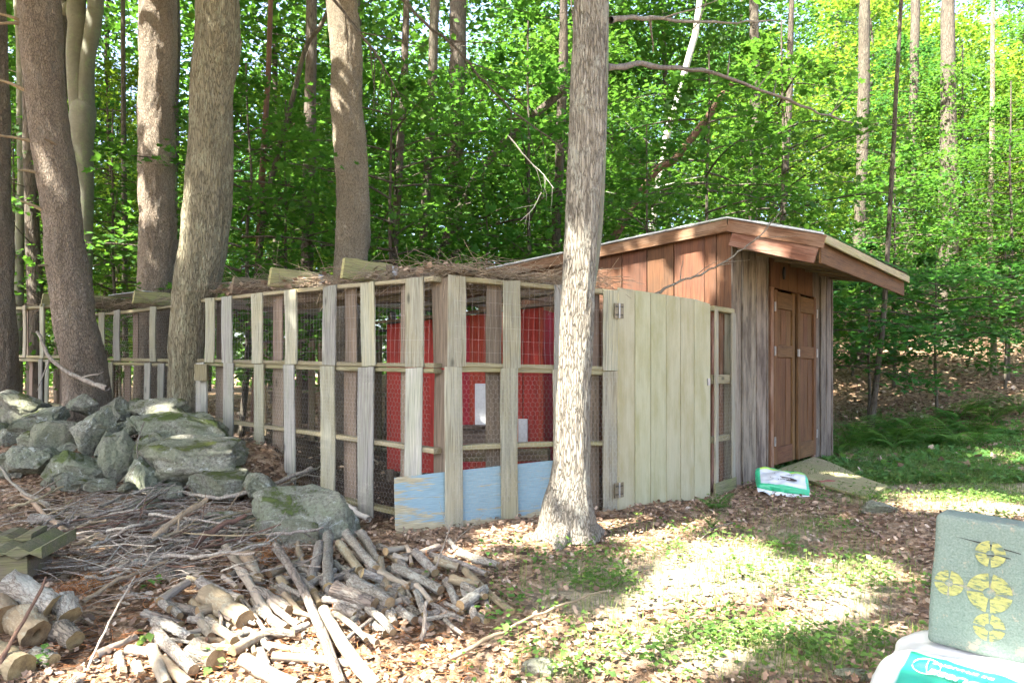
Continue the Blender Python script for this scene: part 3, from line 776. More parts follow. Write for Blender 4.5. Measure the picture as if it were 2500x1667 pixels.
board('edge_batten', dB - dx * 0.012 + dn * -0.03 + UP * -0.08, dB - dx * 0.012 + dn * -0.03 + UP * 1.85, 0.04, 0.04, dx, M['slat'], pd)
def hinge(z, parent):
    h = obj('hinge', box_mesh('hinge_leaf', (-0.055, -0.004, 0), (-0.006, 0.004, 0.13), M['hinge']), parent, frame(dA + UP * z + dn * 0.036, UP, dx))
    obj('leaf', box_mesh('hinge_leaf', (0.006, -0.004, 0), (0.055, 0.004, 0.13), M['hinge']), h, frame(dA + UP * z + dn * 0.036, UP, dx))
    V, F = tube_arrays([(0, 0, 0), (0, 0, 0.065), (0, 0, 0.13)], [0.008] * 3, 8)
    obj('pin', npmesh('pin', V, F, [M['galv']], True), h, frame(dA + UP * z + dn * 0.042, UP, dx))
    for sx_ in (-0.04, -0.02, 0.02, 0.04):
        for zz in (0.03, 0.1):
            obj('screw', box_mesh('screw', (-0.005, -0.003, -0.005), (0.005, 0.003, 0.005), M['dark']), h, frame(dA + UP * (z + zz) + dx * sx_ + dn * 0.041, UP, dx))
hinge(1.70, pd); hinge(0.14, pd)
obj('latch', box_mesh('latch', (-0.02, -0.01, 0), (0.012, 0.02, 0.07), M['galv']), pd, frame(dB - dx * 0.03 + UP * 1.10 + dn * 0.034, UP, dx))

# blue plywood board slid behind the front slats
rx = (RB - RA).normalized(); rn = Vector((rx.y, -rx.x, 0))
def bl(x, y, o=0.033):
    A_ = RA + rn * o; t = solve_t(A_, RB + rn * o, x); p = lerp(A_, RB + rn * o, t); return P(x, y, p.y)
def plymat():
    m, nt, b = new_mat('flaking_blue_paint')
    v = coords(nt, (1.2, 1, 9), 'Object', False)
    n = noise(nt, v, 2.4, 7, 0.7, 0.6)
    n2 = noise(nt, coords(nt, (3, 3, 60), 'Object', False), 3, 5, 0.6)
    blue = ramp(nt, n2, [(0.3, (0.15, 0.235, 0.27)), (0.7, (0.245, 0.355, 0.395))])
    tan = ramp(nt, n2, [(0.3, (0.2, 0.17, 0.1)), (0.7, (0.46, 0.41, 0.27))])
    sp_ = nd(nt, 'ShaderNodeSeparateXYZ'); tc = nd(nt, 'ShaderNodeTexCoord'); nt.links.new(tc.outputs['Object'], sp_.inputs[0])
    e1 = vmap(nt, sp_.outputs['Z'], 0.10, -0.02, 0, 0.34); e2 = vmap(nt, sp_.outputs['X'], 0.45, 0.02, 0, 0.13)
    f = math_(nt, 'ADD', math_(nt, 'ADD', n, e1), e2)
    nt.links.new(mix(nt, vmap(nt, f, 0.57, 0.64), blue, tan), b.inputs['Base Color']); b.inputs['Roughness'].default_value = 0.8
    bump(nt, b, math_(nt, 'ADD', n2, f), 0.3, 0.004)
    return m
M['blue'] = plymat()
q0, q1, q2, q3 = bl(966, 1166), bl(1345, 1124), bl(1402, 1122), bl(1402, 1250)
bot = -0.08
base = Vector((q0.x, q0.y, 0))
L_ = rx
out = [(0, 0.0 if False else bl(972, 1315).z), ((q2 - q0).dot(L_), bot), ((q2 - q0).dot(L_), q2.z), ((q1 - q0).dot(L_), q1.z), (0.33 * (q1 - q0).dot(L_), lerp(q0.z, q1.z, 0.36)), (-0.01, q0.z)]
V = [(x, 0, z) for x, z in out] + [(x, 0.014, z) for x, z in out]; n_ = len(out)
F = [tuple(range(n_ - 1, -1, -1)), tuple(range(n_, 2 * n_))] + [(k, (k + 1) % n_, n_ + (k + 1) % n_, n_ + k) for k in range(n_)]
tag(obj('plywood_board', pymesh('plywood_board', V, F, [M['blue']]), None, frame(base, UP, L_)), 'flaking blue-painted plywood board stood behind the front slats', 'board')

# rafters laid over the run, rough ends sticking out over the long side
RD = Vector((0.645, 0.764, 0)).normalized()
def rafter(x, y_top, L, h, label, out_=0.25, mat='rafter', sag=0.0, dirv=RD, A=KA, B=KB, tilt=0.0, endmat='rafter_end'):
    t = solve_t(A, B, x); p = lerp(A, B, t)
    zt = P(x, y_top, p.y).z
    th = thing('rafter', (p.x, p.y, zt - h), label, 'rafter', 'rafters over the run')
    c = Vector((p.x, p.y, zt - h / 2))
    d2 = (dirv + UP * tilt).normalized()
    board('board', c + d2 * 0.42, c + d2 * L, h * 0.93, 0.042, UP, M[mat], th, warp=0.02, nseg=6)
    board('end_board', c - d2 * 0.06, c + d2 * 0.5, h, 0.04, UP, M[endmat], th, cut=(0.03, 0), rough=0.01)
    hp = c + d2 * 0.52 + Vector((d2.y, -d2.x, 0)) * 0.024 - UP * h * 0.4
    obj('hanger', box_mesh('hanger', (-0.03, -0.003, -0.02), (0.03, 0.003, h * 0.8), M['galv']), th, frame(hp, UP, d2))
rafter(850, 630, 3.2, 0.19, 'rough green-ended rafter, highest of those over the long fence side')
rafter(672, 654, 3.2, 0.19, 'rough green-ended rafter sticking out second from the corner')
rafter(580, 678, 3.0, 0.17, 'split brown rafter end above the long fence side', mat='rafter', endmat='rafter')
rafter(338, 710, 3.0, 0.16, 'green rafter end above the pallet behind the big maple', A=QA, B=QB)
rafter(203, 720, 3.0, 0.18, 'green rafter end just right of the leaning pine', A=QA, B=QB)
rafter(115, 718, 3.0, 0.16, 'green rafter end just left of the leaning pine', A=WA, B=WB)
for k, (x, y, zz) in enumerate(((930, 700, 0.0), (760, 715, 0.0), (1120, 665, 0.0), (1230, 678, 0.0))):
    A_, B_ = (KA, KB) if k < 2 else (RA, RB)
    p = lerp(A_, B_, solve_t(A_, B_, x)); z = P(x, y, p.y).z
    p0 = Vector((p.x, p.y, z)) + RD * 0.3; dv = (KB - KA).normalized() if k >= 2 else RD
    if k < 2: continue
    tag(board('purlin', p0, p0 + dv * 3.4, 0.13, 0.04, UP, M['rafter'], None, warp=0.03),
        ['', '', 'dark sagging purlin under the brush just behind the front panel', 'second dark purlin under the brush deeper in the run'][k], 'purlin', 'purlins over the run')
for k in range(6):          # grey roof planks and sheets lying loose on the rafters
    b_ = 0.35 + 0.34 * k
    p0 = KA + RD * b_ + UP * 2.06 + (KB - KA) * (-0.02); p1 = p0 + (KB - KA) * (0.62 + 0.06 * (k % 3)) + UP * random.uniform(-0.05, 0.03)
    tag(board('roof_plank', p0, p1, 0.16, 0.02, RD, M['rafter'], None, warp=0.03, nseg=6),
        'weathered brown roof plank, %s of those lying across the run' % ['nearest to the fence', 'second in from the fence', 'third in from the fence', 'fourth in from the fence', 'fifth in from the fence', 'deepest'][k], 'plank', 'planks roofing the run')
for k, (x0, y0, x1, y1, d) in enumerate(((262, 724, 350, 713, 9.8), (540, 692, 588, 690, 8.4))):
    a, b_ = P(x0, y0, d), P(x1, y1, d - 0.3)
    tag(obj('roof_sheet', board_mesh('roof_sheet', (b_ - a).length, 0.9, 0.008, M['roofsheet']), None, frame(a + RD * 0.4, b_ - a, RD)), ['grey sheet edge on the run roof beside the leaning pine', 'grey sheet edge on the run roof right of the big maple'][k], 'roof sheet')

# red hen coop inside the run
cA = P(945, 1000, 8.05); cB = P(1322, 1000, 7.45); cA.z = cB.z = 0
cx = (cB - cA).normalized(); cn = Vector((cx.y, -cx.x, 0)); Wc = (cB - cA).length
coop = thing('hen_coop', cA, 'bright red wooden hen coop inside the wire run', 'coop')
zt0, zt1 = P(950, 792, 8.05).z, P(1262, 752, 7.5).z
nb = 9
for k in range(nb):
    t = (k + 0.5) / nb
    board('wall_board', cA + cx * Wc * t + UP * 0.12, cA + cx * Wc * t + UP * lerp(zt0, zt1, t), Wc / nb - 0.003, 0.02, cx, M['coopred'], coop, cut=(0, (zt1 - zt0) / nb), rough=0.0)
for k in range(4):
    q = cB - cn * (0.06 + 0.16 * k + 0.08)
    board('side_board', q + UP * 0.12, q + UP * (zt1 - 0.02), 0.157, 0.02, cn, M['coopred'], coop, rough=0.0)
board('corner_trim', cB + cn * 0.02 + UP * 0.12, cB + cn * 0.02 + UP * zt1, 0.05, 0.02, cx, M['coopred'], coop)
slabV = []
for (q, z) in ((cA - cx * 0.1 + cn * 0.1, zt0), (cB + cx * 0.15 + cn * 0.1, zt1 + 0.02), (cB + cx * 0.15 - cn * 0.9, zt1 + 0.12), (cA - cx * 0.1 - cn * 0.9, zt0 + 0.1)):
    slabV.append(q + UP * z - cA)
obj('roof', pymesh('roof', slabV + [v + UP * 0.03 for v in slabV], [(3, 2, 1, 0), (4, 5, 6, 7), (0, 1, 5, 4), (1, 2, 6, 5), (2, 3, 7, 6), (3, 0, 4, 7)], [M['rafter']]), coop, Matrix.Translation(cA))
def cp(x, y, o=0.0):
    A_ = cA + cn * o; t = solve_t(A_, cB + cn * o, x); p = lerp(A_, cB + cn * o, t); return P(x, y, p.y)
def coop_panel(name, x0, y0, x1, y1, mat, o, t):
    a, b_ = cp(x0, y0, o), cp(x1, y1, o)
    m_ = (a + b_) / 2
    board(name, Vector((m_.x, m_.y, min(a.z, b_.z))), Vector((m_.x, m_.y, max(a.z, b_.z))), abs((b_ - a).dot(cx)), t, cx, mat, coop, rough=0.0, warp=0.0)
coop_panel('white_hatch', 1160, 936, 1201, 1052, M['whitepaint'], 0.024, 0.02)
coop_panel('white_hatch', 1266, 1022, 1288, 1082, M['whitepaint'], 0.024, 0.02)
a = cp(1120, 1040, 0.05); b_ = cp(1200, 1040, 0.05)
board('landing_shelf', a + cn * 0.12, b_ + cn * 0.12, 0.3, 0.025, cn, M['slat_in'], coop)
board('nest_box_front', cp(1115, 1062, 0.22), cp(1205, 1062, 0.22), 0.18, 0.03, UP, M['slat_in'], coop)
for t in (0.03, 0.97):
    for o in (0.0, -0.65):
        board('leg', cA + cx * Wc * t + cn * o, cA + cx * Wc * t + cn * o + UP * 0.14, 0.08, 0.08, cx, M['slat_in'], coop)
p = cp(1300, 1090, 0.9); 
tag(board('old_beam', G(1110, 1175) * 0 + Vector((cp(1120, 1100, 0.7).x, cp(1120, 1100, 0.7).y, 0.42)), Vector((cp(1340, 1090, 0.7).x, cp(1340, 1090, 0.7).y, 0.46)), 0.12, 0.1, UP, M['rafter'], None), 'old brown beam lying inside the run below the coop', 'beam')

# post with a block nailed to the big maple's right side
bk = P(487, 912, 7.9)
blk = thing('fence_block', bk, 'short weathered block nailed on a post beside the big maple', 'block')
board('block', P(492, 889, 7.85) - UP * 0.18, P(492, 889, 7.85), 0.13, 0.10, (1, 0.2, 0), M['rail'], blk)
board('post', P(498, 1035, 7.9) - UP * 0.2, P(498, 928, 7.9), 0.085, 0.03, (1, -0.4, 0), M['slat_grey'], blk)

# ================================================================== ROCKS
def ico(n):
    t = (1 + 5 ** 0.5) / 2
    V = [(-1,t,0),(1,t,0),(-1,-t,0),(1,-t,0),(0,-1,t),(0,1,t),(0,-1,-t),(0,1,-t),(t,0,-1),(t,0,1),(-t,0,-1),(-t,0,1)]
    F = [(0,11,5),(0,5,1),(0,1,7),(0,7,10),(0,10,11),(1,5,9),(5,11,4),(11,10,2),(10,7,6),(7,1,8),(3,9,4),(3,4,2),(3,2,6),(3,6,8),(3,8,9),(4,9,5),(2,4,11),(6,2,10),(8,6,7),(9,8,1)]
    V = [Vector(v).normalized() for v in V]
    for _ in range(n):
        c = {}; F2 = []
        def mp_(a, b):
            k = (min(a, b), max(a, b))
            if k not in c: V.append(((V[a] + V[b]) / 2).normalized()); c[k] = len(V) - 1
            return c[k]
        for a, b, d in F:
            x, y, z = mp_(a, b), mp_(b, d), mp_(d, a)
            F2 += [(a, x, z), (b, y, x), (d, z, y), (x, y, z)]
        F = F2
    return np.array([tuple(v) for v in V]), np.array(F)
ICO4 = ico(4); ICO3 = ico(3)
def rock_mesh(name, sx, sy, sz, seed, big=True):
    V, F = ICO4 if big else ICO3
    r = np.random.default_rng(seed); V = V.copy()
    Vn = V.copy()
    for k in range(11):                    # flatten against random planes: angular field stone
        n = r.normal(size=3); n[2] *= 0.8; n /= np.linalg.norm(n); d = r.uniform(0.45, 0.82)
        h = V @ n
        V = V - np.where(h > d, (h - d) * 0.98, 0)[:, None] * n[None, :]
    V = V * (1 + 0.10 * fbm(Vn * 1.7 + seed, seed, 3))[:, None]
    V = V + Vn * (0.045 * fbm(Vn * 6 + seed, seed + 3, 4))[:, None]
    V /= np.abs(V).max(axis=0)[None, :]
    V = V * np.array([sx, sy, sz])
    return npmesh(name, V, F, [M['rock']], True)
def C_(x, y): return x * 0.2721, 940 + y * 0.2721
ROCKS = [  # centre and half size in the enlarged view, distance, label
 (175,225,235,150,7.35,'big pale rounded stone at the left end on top of the stone wall'),
 (350,325,235,120,7.15,'broad green-grey stone below the leaning pine'),
 (245,500,140,112,6.9,'squarish stone under the broad green one at the left of the wall'),
 (55,480,90,100,7.0,'small stone at the left edge of the wall'),
 (545,475,205,165,6.95,'slanting long stone left of the tall slab'),
 (850,425,160,195,6.85,'tall upright slab with a pale lichen spot'),
 (1060,235,122,112,7.35,'round stone on top of the wall left of the big maple'),
 (1205,250,110,105,7.45,'small mossy stone on top between two larger ones'),
 (1440,250,185,110,7.4,'long light stone on top of the wall at the foot of the big maple'),
 (1115,385,112,75,7.1,'small wedge stone in the middle of the wall'),
 (1560,395,375,125,6.95,'long mossy slab second from the top at the right end'),
 (1075,650,150,210,6.55,'tall blocky stone in the middle front of the wall'),
 (950,570,80,130,6.75,'narrow stone beside the tall blocky one'),
 (1800,650,475,175,6.65,'largest flat slab of the wall with a moss rim'),
 (1340,560,165,165,6.7,'rounded stone under the long mossy slab'),
 (710,745,215,130,6.5,'chunky stone with a dark hollow in the lower wall'),
 (455,800,95,115,6.5,'dark smooth stone low in the wall'),
 (600,885,140,85,6.35,'low stone at the foot of the wall among brown leaves'),
 (255,690,165,125,6.6,'sloping stone low at the left of the wall'),
 (95,655,125,80,6.7,'flat stone low at the left edge'),
 (1270,835,118,160,6.35,'sun-bleached upright stone with one white face'),
 (1960,890,235,130,6.35,'rounded mossy stone in front of the largest slab'),
 (2300,950,130,130,6.2,'grey knobbly stone just left of the boulder'),
 (1520,975,140,65,6.3,'half-buried stone below the largest slab'),
 (2080,1230,250,85,5.55,'flat half-buried stone at the edge of the brush heap'),
 (1260,1085,220,60,5.95,'flat grey stone half hidden under the brush'),
 (730,900,60,45,6.3,'fist-sized stone at the foot of the wall'),
 (900,905,90,50,6.2,'low brownish stone between leaves under the wall'),
 (1120,920,70,40,6.1,'small flat stone among leaves left of the bleached one'),
 (15,400,60,60,7.2,'stone cut by the left edge of the view'),
]
for k, (x, y, rx_, ry_, d, lab) in enumerate(ROCKS):
    px, py = C_(x, y); c = P(px, py, d)
    sx_, sz_ = rx_ * 0.2721 / FPX * d, ry_ * 0.2721 / FPX * d
    sy_ = max(0.16, min(sx_, sz_ * 2.2) * 0.95)
    tilt = (0.12, -0.2, 0.1, 0, -0.5, 0.35, 0.1, 0, 0.05, 0.2, 0.06, 0.05)[k % 12]
    Mx = Matrix.Translation(c + Vector((0, 0.05, 0))) @ Matrix.Rotation(tilt * 0.5, 4, 'Y') @ Matrix.Rotation(random.uniform(-0.4, 0.4), 4, 'Z')
    tag(obj('stone', rock_mesh('stone', sx_ * 1.25, sy_ * 1.15, sz_ * 1.27, 100 + k * 7, rx_ > 90), None, Mx), lab, 'stone', 'stones of the tumbled wall')
rk = random.Random(3)
for k in range(26):       # chinking stones between the big ones
    px, py = rk.uniform(20, 600), 0
    py = rk.uniform(985 + max(0, (px - 420)) * 0.4, 1190); d = 7.35 - (py - 985) / 205 * 1.0 + 0.12
    r = rk.uniform(0.08, 0.17); c = P(px, py, d)
    tag(obj('stone', rock_mesh('stone', r * 1.3, r, r * 0.8, 400 + k, False), None, Matrix.Translation(c)), 'small chinking stone wedged between the big stones of the tumbled wall', 'stone', 'chinking stones of the wall')
c = G(755, 1330); c = P(760, 1272, c.y + 0.42)
tag(obj('boulder', rock_mesh('boulder', 0.47, 0.42, 0.34, 901), None, Matrix.Translation(c + Vector((0, 0, -0.03)))), 'big mossy boulder behind the heap of firewood', 'boulder')
c = G(690, 1330)
tag(obj('stone', rock_mesh('stone', 0.26, 0.2, 0.12, 915), None, Matrix.Translation(c + Vector((0.02, 0.1, 0.06)))), 'pale lichen-covered stone leaning at the front of the boulder', 'stone')
c = G(2152, 1252)
tag(obj('stone', rock_mesh('stone', 0.17, 0.13, 0.075, 933), None, Matrix.Translation(c + Vector((0, 0.08, 0.02)))), 'smooth pale stone in the grass near the foot of the ramp', 'stone')
for k, (x, y) in enumerate(((2080, 1652), (1320, 1640))):
    c = G(x, y)
    tag(obj('stone', rock_mesh('stone', 0.085, 0.06, 0.05, 950 + k, False), None, Matrix.Translation(c + UP * 0.01)), ['small brown stone in the weeds left of the white bag', 'small flat stone in the sunlit weeds at the bottom'][k], 'stone')

# ================================================================== FIREWOOD
def log_mesh(name, L, r0, r1, mat, seed, bend=0.03, sides=16, n=14):
    r = np.random.default_rng(seed)
    z = np.linspace(0, L, n); b = bend * L
    path = np.stack([b * np.sin(z / L * 3.1) * r.uniform(-1, 1), b * np.sin(z / L * 3.1) * r.uniform(-1, 1), z], -1)
    rad = np.linspace(r0, r1, n)
    def disp(i, a, p, rd):
        q = np.stack([np.cos(a) * 1.4 + 0 * i, np.sin(a) * 1.4 + 0 * i, i * 0.5 + 0 * a], -1)
        return 1 + 0.17 * fbm(q + seed, seed, 3) + 0.05 * fbm(q * 3.1 + seed, seed + 8, 2)
    V, F = tube_arrays(path, rad, sides, disp)
    return npmesh(name, V, F, [mat], True), path, V
def cap_mesh(ring, centre, mat, recess=0.0, name='cut_end'):
    V = np.vstack([ring, centre[None, :], centre[None, :] * 0.45 + ring * 0.55]); n = len(ring)
    F = []
    for k in range(n):
        a, b = k, (k + 1) % n
        F += [(a, b, n + 1 + b), (a, n + 1 + b, n + 1 + a), (n + 1 + a, n + 1 + b, n)]
    V[n, 2] += recess
    return npmesh(name, V, np.array(F), [mat], False)
LN = [0]
def log(p0, p1, r0, r1, mat, label, group='firewood logs in the heap', bend=0.02, name='log', hollow=False):
    LN[0] += 1
    p0, p1 = Vector(p0), Vector(p1); L = (p1 - p0).length
    me, path, V = log_mesh(name, L, r0, r1, mat, LN[0] * 3 + 1, bend)
    Mx = frame(p0, p1 - p0, (0.3, 0.2, 1) if abs((p1 - p0).normalized().z) < 0.9 else (1, 0, 0))
    o = tag(obj(name, me, None, Mx), label, 'log', group)
    s = 16
    for ring, cen, z in ((V[:s][::-1], path[0], -0.001), (V[-s:], path[-1], 0.001)):
        if hollow and z > 0:
            inner = cen + (ring - cen) * np.array([0.42, 0.3, 1.0]); deep = inner.copy(); deep[:, 2] -= 0.16
            Vv = np.vstack([ring, inner, deep, cen[None, :] - np.array([[0, 0, 0.16]])])
            F = []
            for k in range(s):
                b = (k + 1) % s
                F += [(k, b, s + b), (k, s + b, s + k), (s + k, s + b, 2 * s + b), (s + k, 2 * s + b, 2 * s + k), (2 * s + k, 2 * s + b, 3 * s)]
            obj('cut_end', npmesh('cut_end', Vv, np.array(F), [M['cut']]), o, Mx)
        else:
            obj('cut_end', cap_mesh(ring, cen, M['cut'], z), o, Mx)
    return o
def A4(x, y): return 600 + 0.2891 * x, 1290 + 0.2891 * y
def B5(x, y): return 0.2721 * x, 1330 + 0.2721 * y
def plog(conv, x0, y0, x1, y1, w, mat, label, lift=0.03, k=None, taper=0.92, **kw):
    sc = 0.2891 if conv is A4 else 0.2721
    a, b = conv(x0, y0), conv(x1, y1)
    g0, g1 = G(*a, h=lift), G(*b, h=lift)
    ra, rb = w * sc / 2 / FPX * g0.y, w * sc / 2 / FPX * g1.y
    p0, p1 = G(*a, h=lift + ra * 0.8), G(*b, h=lift * 0.5 + rb * 0.8)
    r = (ra + rb) / 2 * (0.84 if w < 180 else 1.0)
    return log(p0, p1, r * (2 - taper) , r * taper, M[mat], label, **kw)
LB, LPALE, LT, LD = 'logbark', 'logpale', 'logtan', 'logdark'
LOGS = [
 (A4,250,150,800,1330,88,LD,'long dark pole running from the boulder to the bottom edge, sunlit at its lower end',0.05),
 (A4,440,130,512,385,58,LT,'narrow split piece left of the V formed below the boulder',0.05),
 (A4,625,140,550,430,105,LB,'grey-green log leaning to the left below the boulder',0.06),
 (A4,700,60,702,500,108,LB,'stout grey log pointing straight at the camera with a rotten end',0.07),
 (A4,790,130,965,355,88,LT,'short tan peeled log right of the stout grey one',0.07),
 (A4,850,40,1100,340,92,LB,'smooth grey log behind the tan peeled one',0.09),
 (A4,975,40,1125,300,88,LB,'grey log resting highest on the right of the boulder',0.07),
 (A4,745,500,1090,640,145,LD,'thick dark grey log with a bright round cut end',0.09),
 (A4,905,450,1215,635,140,LB,'thick brown log lying against the one with the bright cut end',0.07),
 (A4,985,375,1150,428,84,LB,'short mid-grey log above the two thick ones',0.10),
 (A4,1135,365,1375,485,74,LPALE,'cream barkless log in the centre of the heap',0.07),
 (A4,1150,470,1400,640,55,LB,'thin straight grey log right of the thick brown one',0.05),
 (A4,1255,330,1645,520,96,LB,'long grey log with an oval cut end in the middle of the heap',0.07),
 (A4,1180,190,1340,165,66,LPALE,'white sunlit log lying crosswise at the top of the heap',0.06),
 (A4,1360,150,1400,300,45,LPALE,'small pale upright-looking piece beside the white log',0.05),
 (A4,1245,225,1375,262,58,LPALE,'pinkish pale short log below the white one',0.05),
 (A4,1435,200,1600,375,86,LB,'grey log slanting right of the pale pieces',0.05),
 (A4,1600,270,1795,330,84,LT,'tan log with a round cut end at the upper right of the heap',0.05),
 (A4,1720,100,1785,185,50,LB,'small stub at the top right of the heap',0.02),
 (A4,1800,200,2150,315,78,LB,'log farthest to the right along the top of the heap',0.02),
 (A4,1560,220,2030,385,56,LB,'thin long log lying below the farthest one',0.05),
 (A4,1725,425,1970,480,86,LT,'split tan log with square end at the right of the heap',0.05),
 (A4,1850,350,2245,700,76,LT,'long orange-tan log slanting down to the right end of the heap',0.03),
 (A4,1690,440,1810,705,78,LB,'grey log pointing down at the right front of the heap',0.02),
 (A4,1845,510,1945,770,82,LB,'smooth grey-green log, lowest at the right front',0.01),
 (A4,2000,550,2050,700,58,LB,'short dark-ringed log under the orange-tan one',0.01),
 (A4,1440,480,1565,625,62,LPALE,'pale chipped piece sticking up in the middle front',0.05),
 (A4,1565,640,1850,780,66,LB,'straight light-brown log on the leaves at the front of the heap',0.01),
 (A4,660,690,1110,1340,125,LPALE,'long pinkish barkless pole running to the bottom edge',0.04),
 (A4,565,520,625,640,78,LT,'short mossy stub between the dark pole and the stout log',0.03),
 (A4,775,655,930,735,104,LB,'short log under the thick dark grey one',0.02),
 (A4,900,690,985,755,80,LD,'rotten dark stub with pale fungus under the thick logs',0.02),
 (A4,1070,810,1180,890,86,LB,'small cracked log end at the front of the heap',0.0),
 (A4,1100,730,1160,790,78,LT,'log end left of the round mossy one',0.01),
 (A4,1210,720,1255,810,90,LB,'round mossy log end at the front of the heap',0.01),
 (A4,1290,690,1425,775,98,LB,'fuzzy mossy log under the thin straight one',0.01),
 (A4,900,850,1110,970,86,LB,'half-buried log beside the pinkish pole',-0.01),
 (A4,-170,150,205,770,88,LPALE,'long pale green log left of the dark pole, sunlit in the middle',0.05),
 (A4,-60,560,205,920,42,LPALE,'thin pale stick beside the long pale green log',0.02),
 (A4,90,520,370,690,108,LD,'mottled grey log with a dark end left of the dark pole',0.04),
 (A4,330,560,515,780,70,LT,'green-tan log close to the left of the dark pole',0.04),
 (A4,205,780,345,835,60,LPALE,'small split cream piece below the mottled log',0.02),
 (A4,60,950,590,1060,58,LPALE,'white splintered log lying across in full sun',0.02),
 (A4,230,1075,905,1150,88,LPALE,'white log lying across in the sun near the bottom edge',0.02),
 (A4,-20,1110,440,1340,150,LPALE,'thick sun-bleached log at the bottom edge',0.02),
 (A4,285,420,350,490,78,LT,'yellowish log stub left of the dark pole',0.05),
 (A4,0,220,100,420,128,LT,'barkless greenish stub at the left of the heap',0.05),
 (B5,60,330,470,545,232,LB,'thick grey log topping the stack at the lower left, clean round cut end',0.20),
 (B5,-160,430,60,660,300,LT,'tan log end cut off by the left edge of the view',0.12),
 (B5,560,490,640,632,205,LB,'cut log end right of the thick grey log in the stack',0.10),
 (B5,170,640,330,800,250,LT,'hollow log with a large oval ring end in the stack',0.06),
 (B5,545,760,680,860,186,LD,'dark log with a crumbly brown end in the stack',0.02),
 (B5,-60,980,190,1115,250,LT,'big log end at the bottom left corner',0.0),
 (B5,300,980,480,1040,165,LB,'white-barked log with a green-yellow cut face',0.0),
 (B5,600,1290,730,1195,120,LD,'dark log end cut off by the bottom edge',0.0),
 (B5,1860,450,2205,680,190,LT,'thick brown barkless log with a dark end in front of the brush',0.02),
 (B5,1790,330,2150,485,104,LB,'grey-green log lying behind the thick brown barkless one',0.06),
 (B5,1300,620,1620,720,104,LD,'log with a small knotty end among dry leaves',0.0),
 (B5,1600,850,2065,862,76,LT,'tan straight piece lying crosswise among the leaves',0.02),
 (B5,1640,800,2100,700,52,LPALE,'pale pointed stick above the tan crosswise piece',0.03),
 (B5,1890,770,2210,792,50,LB,'thin grey stick right of the pale pointed one',0.02),
 (B5,1390,780,1740,1120,126,LB,'grey log pointing at the camera with a brown round end',0.04),
 (B5,860,990,1220,830,80,LPALE,'pinkish barkless piece left of the green sprout',0.01),
 (B5,1140,940,1400,965,104,LPALE,'pale sunlit log under the green sprout',0.01),
 (B5,1360,930,1490,1260,124,LPALE,'yellowish log standing out at the bottom edge',0.01),
 (B5,1460,1040,1690,1260,124,LT,'split light piece beside the yellowish log at the bottom edge',0.01),
 (B5,1740,950,1940,1035,205,LD,'dark fat round log at the bottom of the heap',-0.02),
 (B5,1060,980,1105,1150,88,LB,'short grey log left of the yellowish one',0.0),
 (B5,1220,1060,1270,1170,98,LPALE,'small pale log end near the bottom edge',0.0),
]
for k, L in enumerate(LOGS):
    plog(L[0], L[1], L[2], L[3], L[4], L[5], L[6], L[7], lift=max(0.0, L[8]), hollow=('hollow' in L[7]), bend=(0.03 if 'long' in L[7] else 0.015))
# two old logs behind the brush
for k, (x0, y0, x1, y1, w, lab) in enumerate(((275, 1195, 520, 1205, 88, 'old grey log lying behind the brush below the stone wall'), (585, 1190, 845, 1150, 62, 'orange-brown rotten log behind the brush below the stone wall'))):
    a, b = C_(x0, y0), C_(x1, y1)
    log(G(*a, h=0.05), G(*b, h=0.05), w * 0.2721 / 2 / FPX * 5.5, w * 0.25 / 2 / FPX * 5.5, M[LB if k == 0 else LT], lab, None)

# kindling and broken pieces filling the heap
rk = random.Random(23)
for k in range(150):
    if k < 95: x, y = rk.gauss(880, 140), rk.gauss(1440, 60)
    else: x, y = rk.gauss(520, 130), rk.gauss(1520, 75)
    if not (330 < x < 1190 and 1340 < y < 1655): continue
    a = math.radians(rk.choice((rk.gauss(-32, 16), rk.gauss(-60, 15), rk.gauss(10, 25)))); L = rk.uniform(35, 110)
    d = G(x, y).y; h = rk.uniform(0.01, 0.07); w = rk.uniform(4, 13) / FPX * d
    p0, p1 = G(x - L / 2 * math.cos(a), y + L / 2 * math.sin(a) * 0.8, h), G(x + L / 2 * math.cos(a), y - L / 2 * math.sin(a) * 0.8, h)
    if (p1 - p0).length > 0.75 or (p1 - p0).length < 0.06: continue
    log(p0, p1, w, w * 0.85, M[rk.choice((LB, LB, LD, LPALE, LT))], 'thin broken piece of kindling lying among the firewood logs', 'kindling among the firewood', 0.03, 'kindling')
# old timbers at the left edge
tb = thing('timber_stack', G(40, 1410), 'stack of old mossy timbers at the left edge', 'timber stack')
zc = G(60, 1412).z
for k, (xa, ya, xb, yb, h, w, t, mt) in enumerate(((-80, 1380, 98, 1366, 0.10, 0.40, 0.17, 'oldtimber'), (-80, 1339, 146, 1324, 0.21, 0.50, 0.045, 'mossy'), (-80, 1312, 96, 1300, 0.25, 0.26, 0.04, 'oldtimber'))):
    dd = 4.15 + (0.0, 0.04, 0.12)[k]
    board('timber' if k == 0 else 'mossy_board', P(xa, ya, dd), P(xb, yb, dd + 0.1), t, w, UP, M[mt], tb, rough=0.02, warp=0.01, nseg=8)

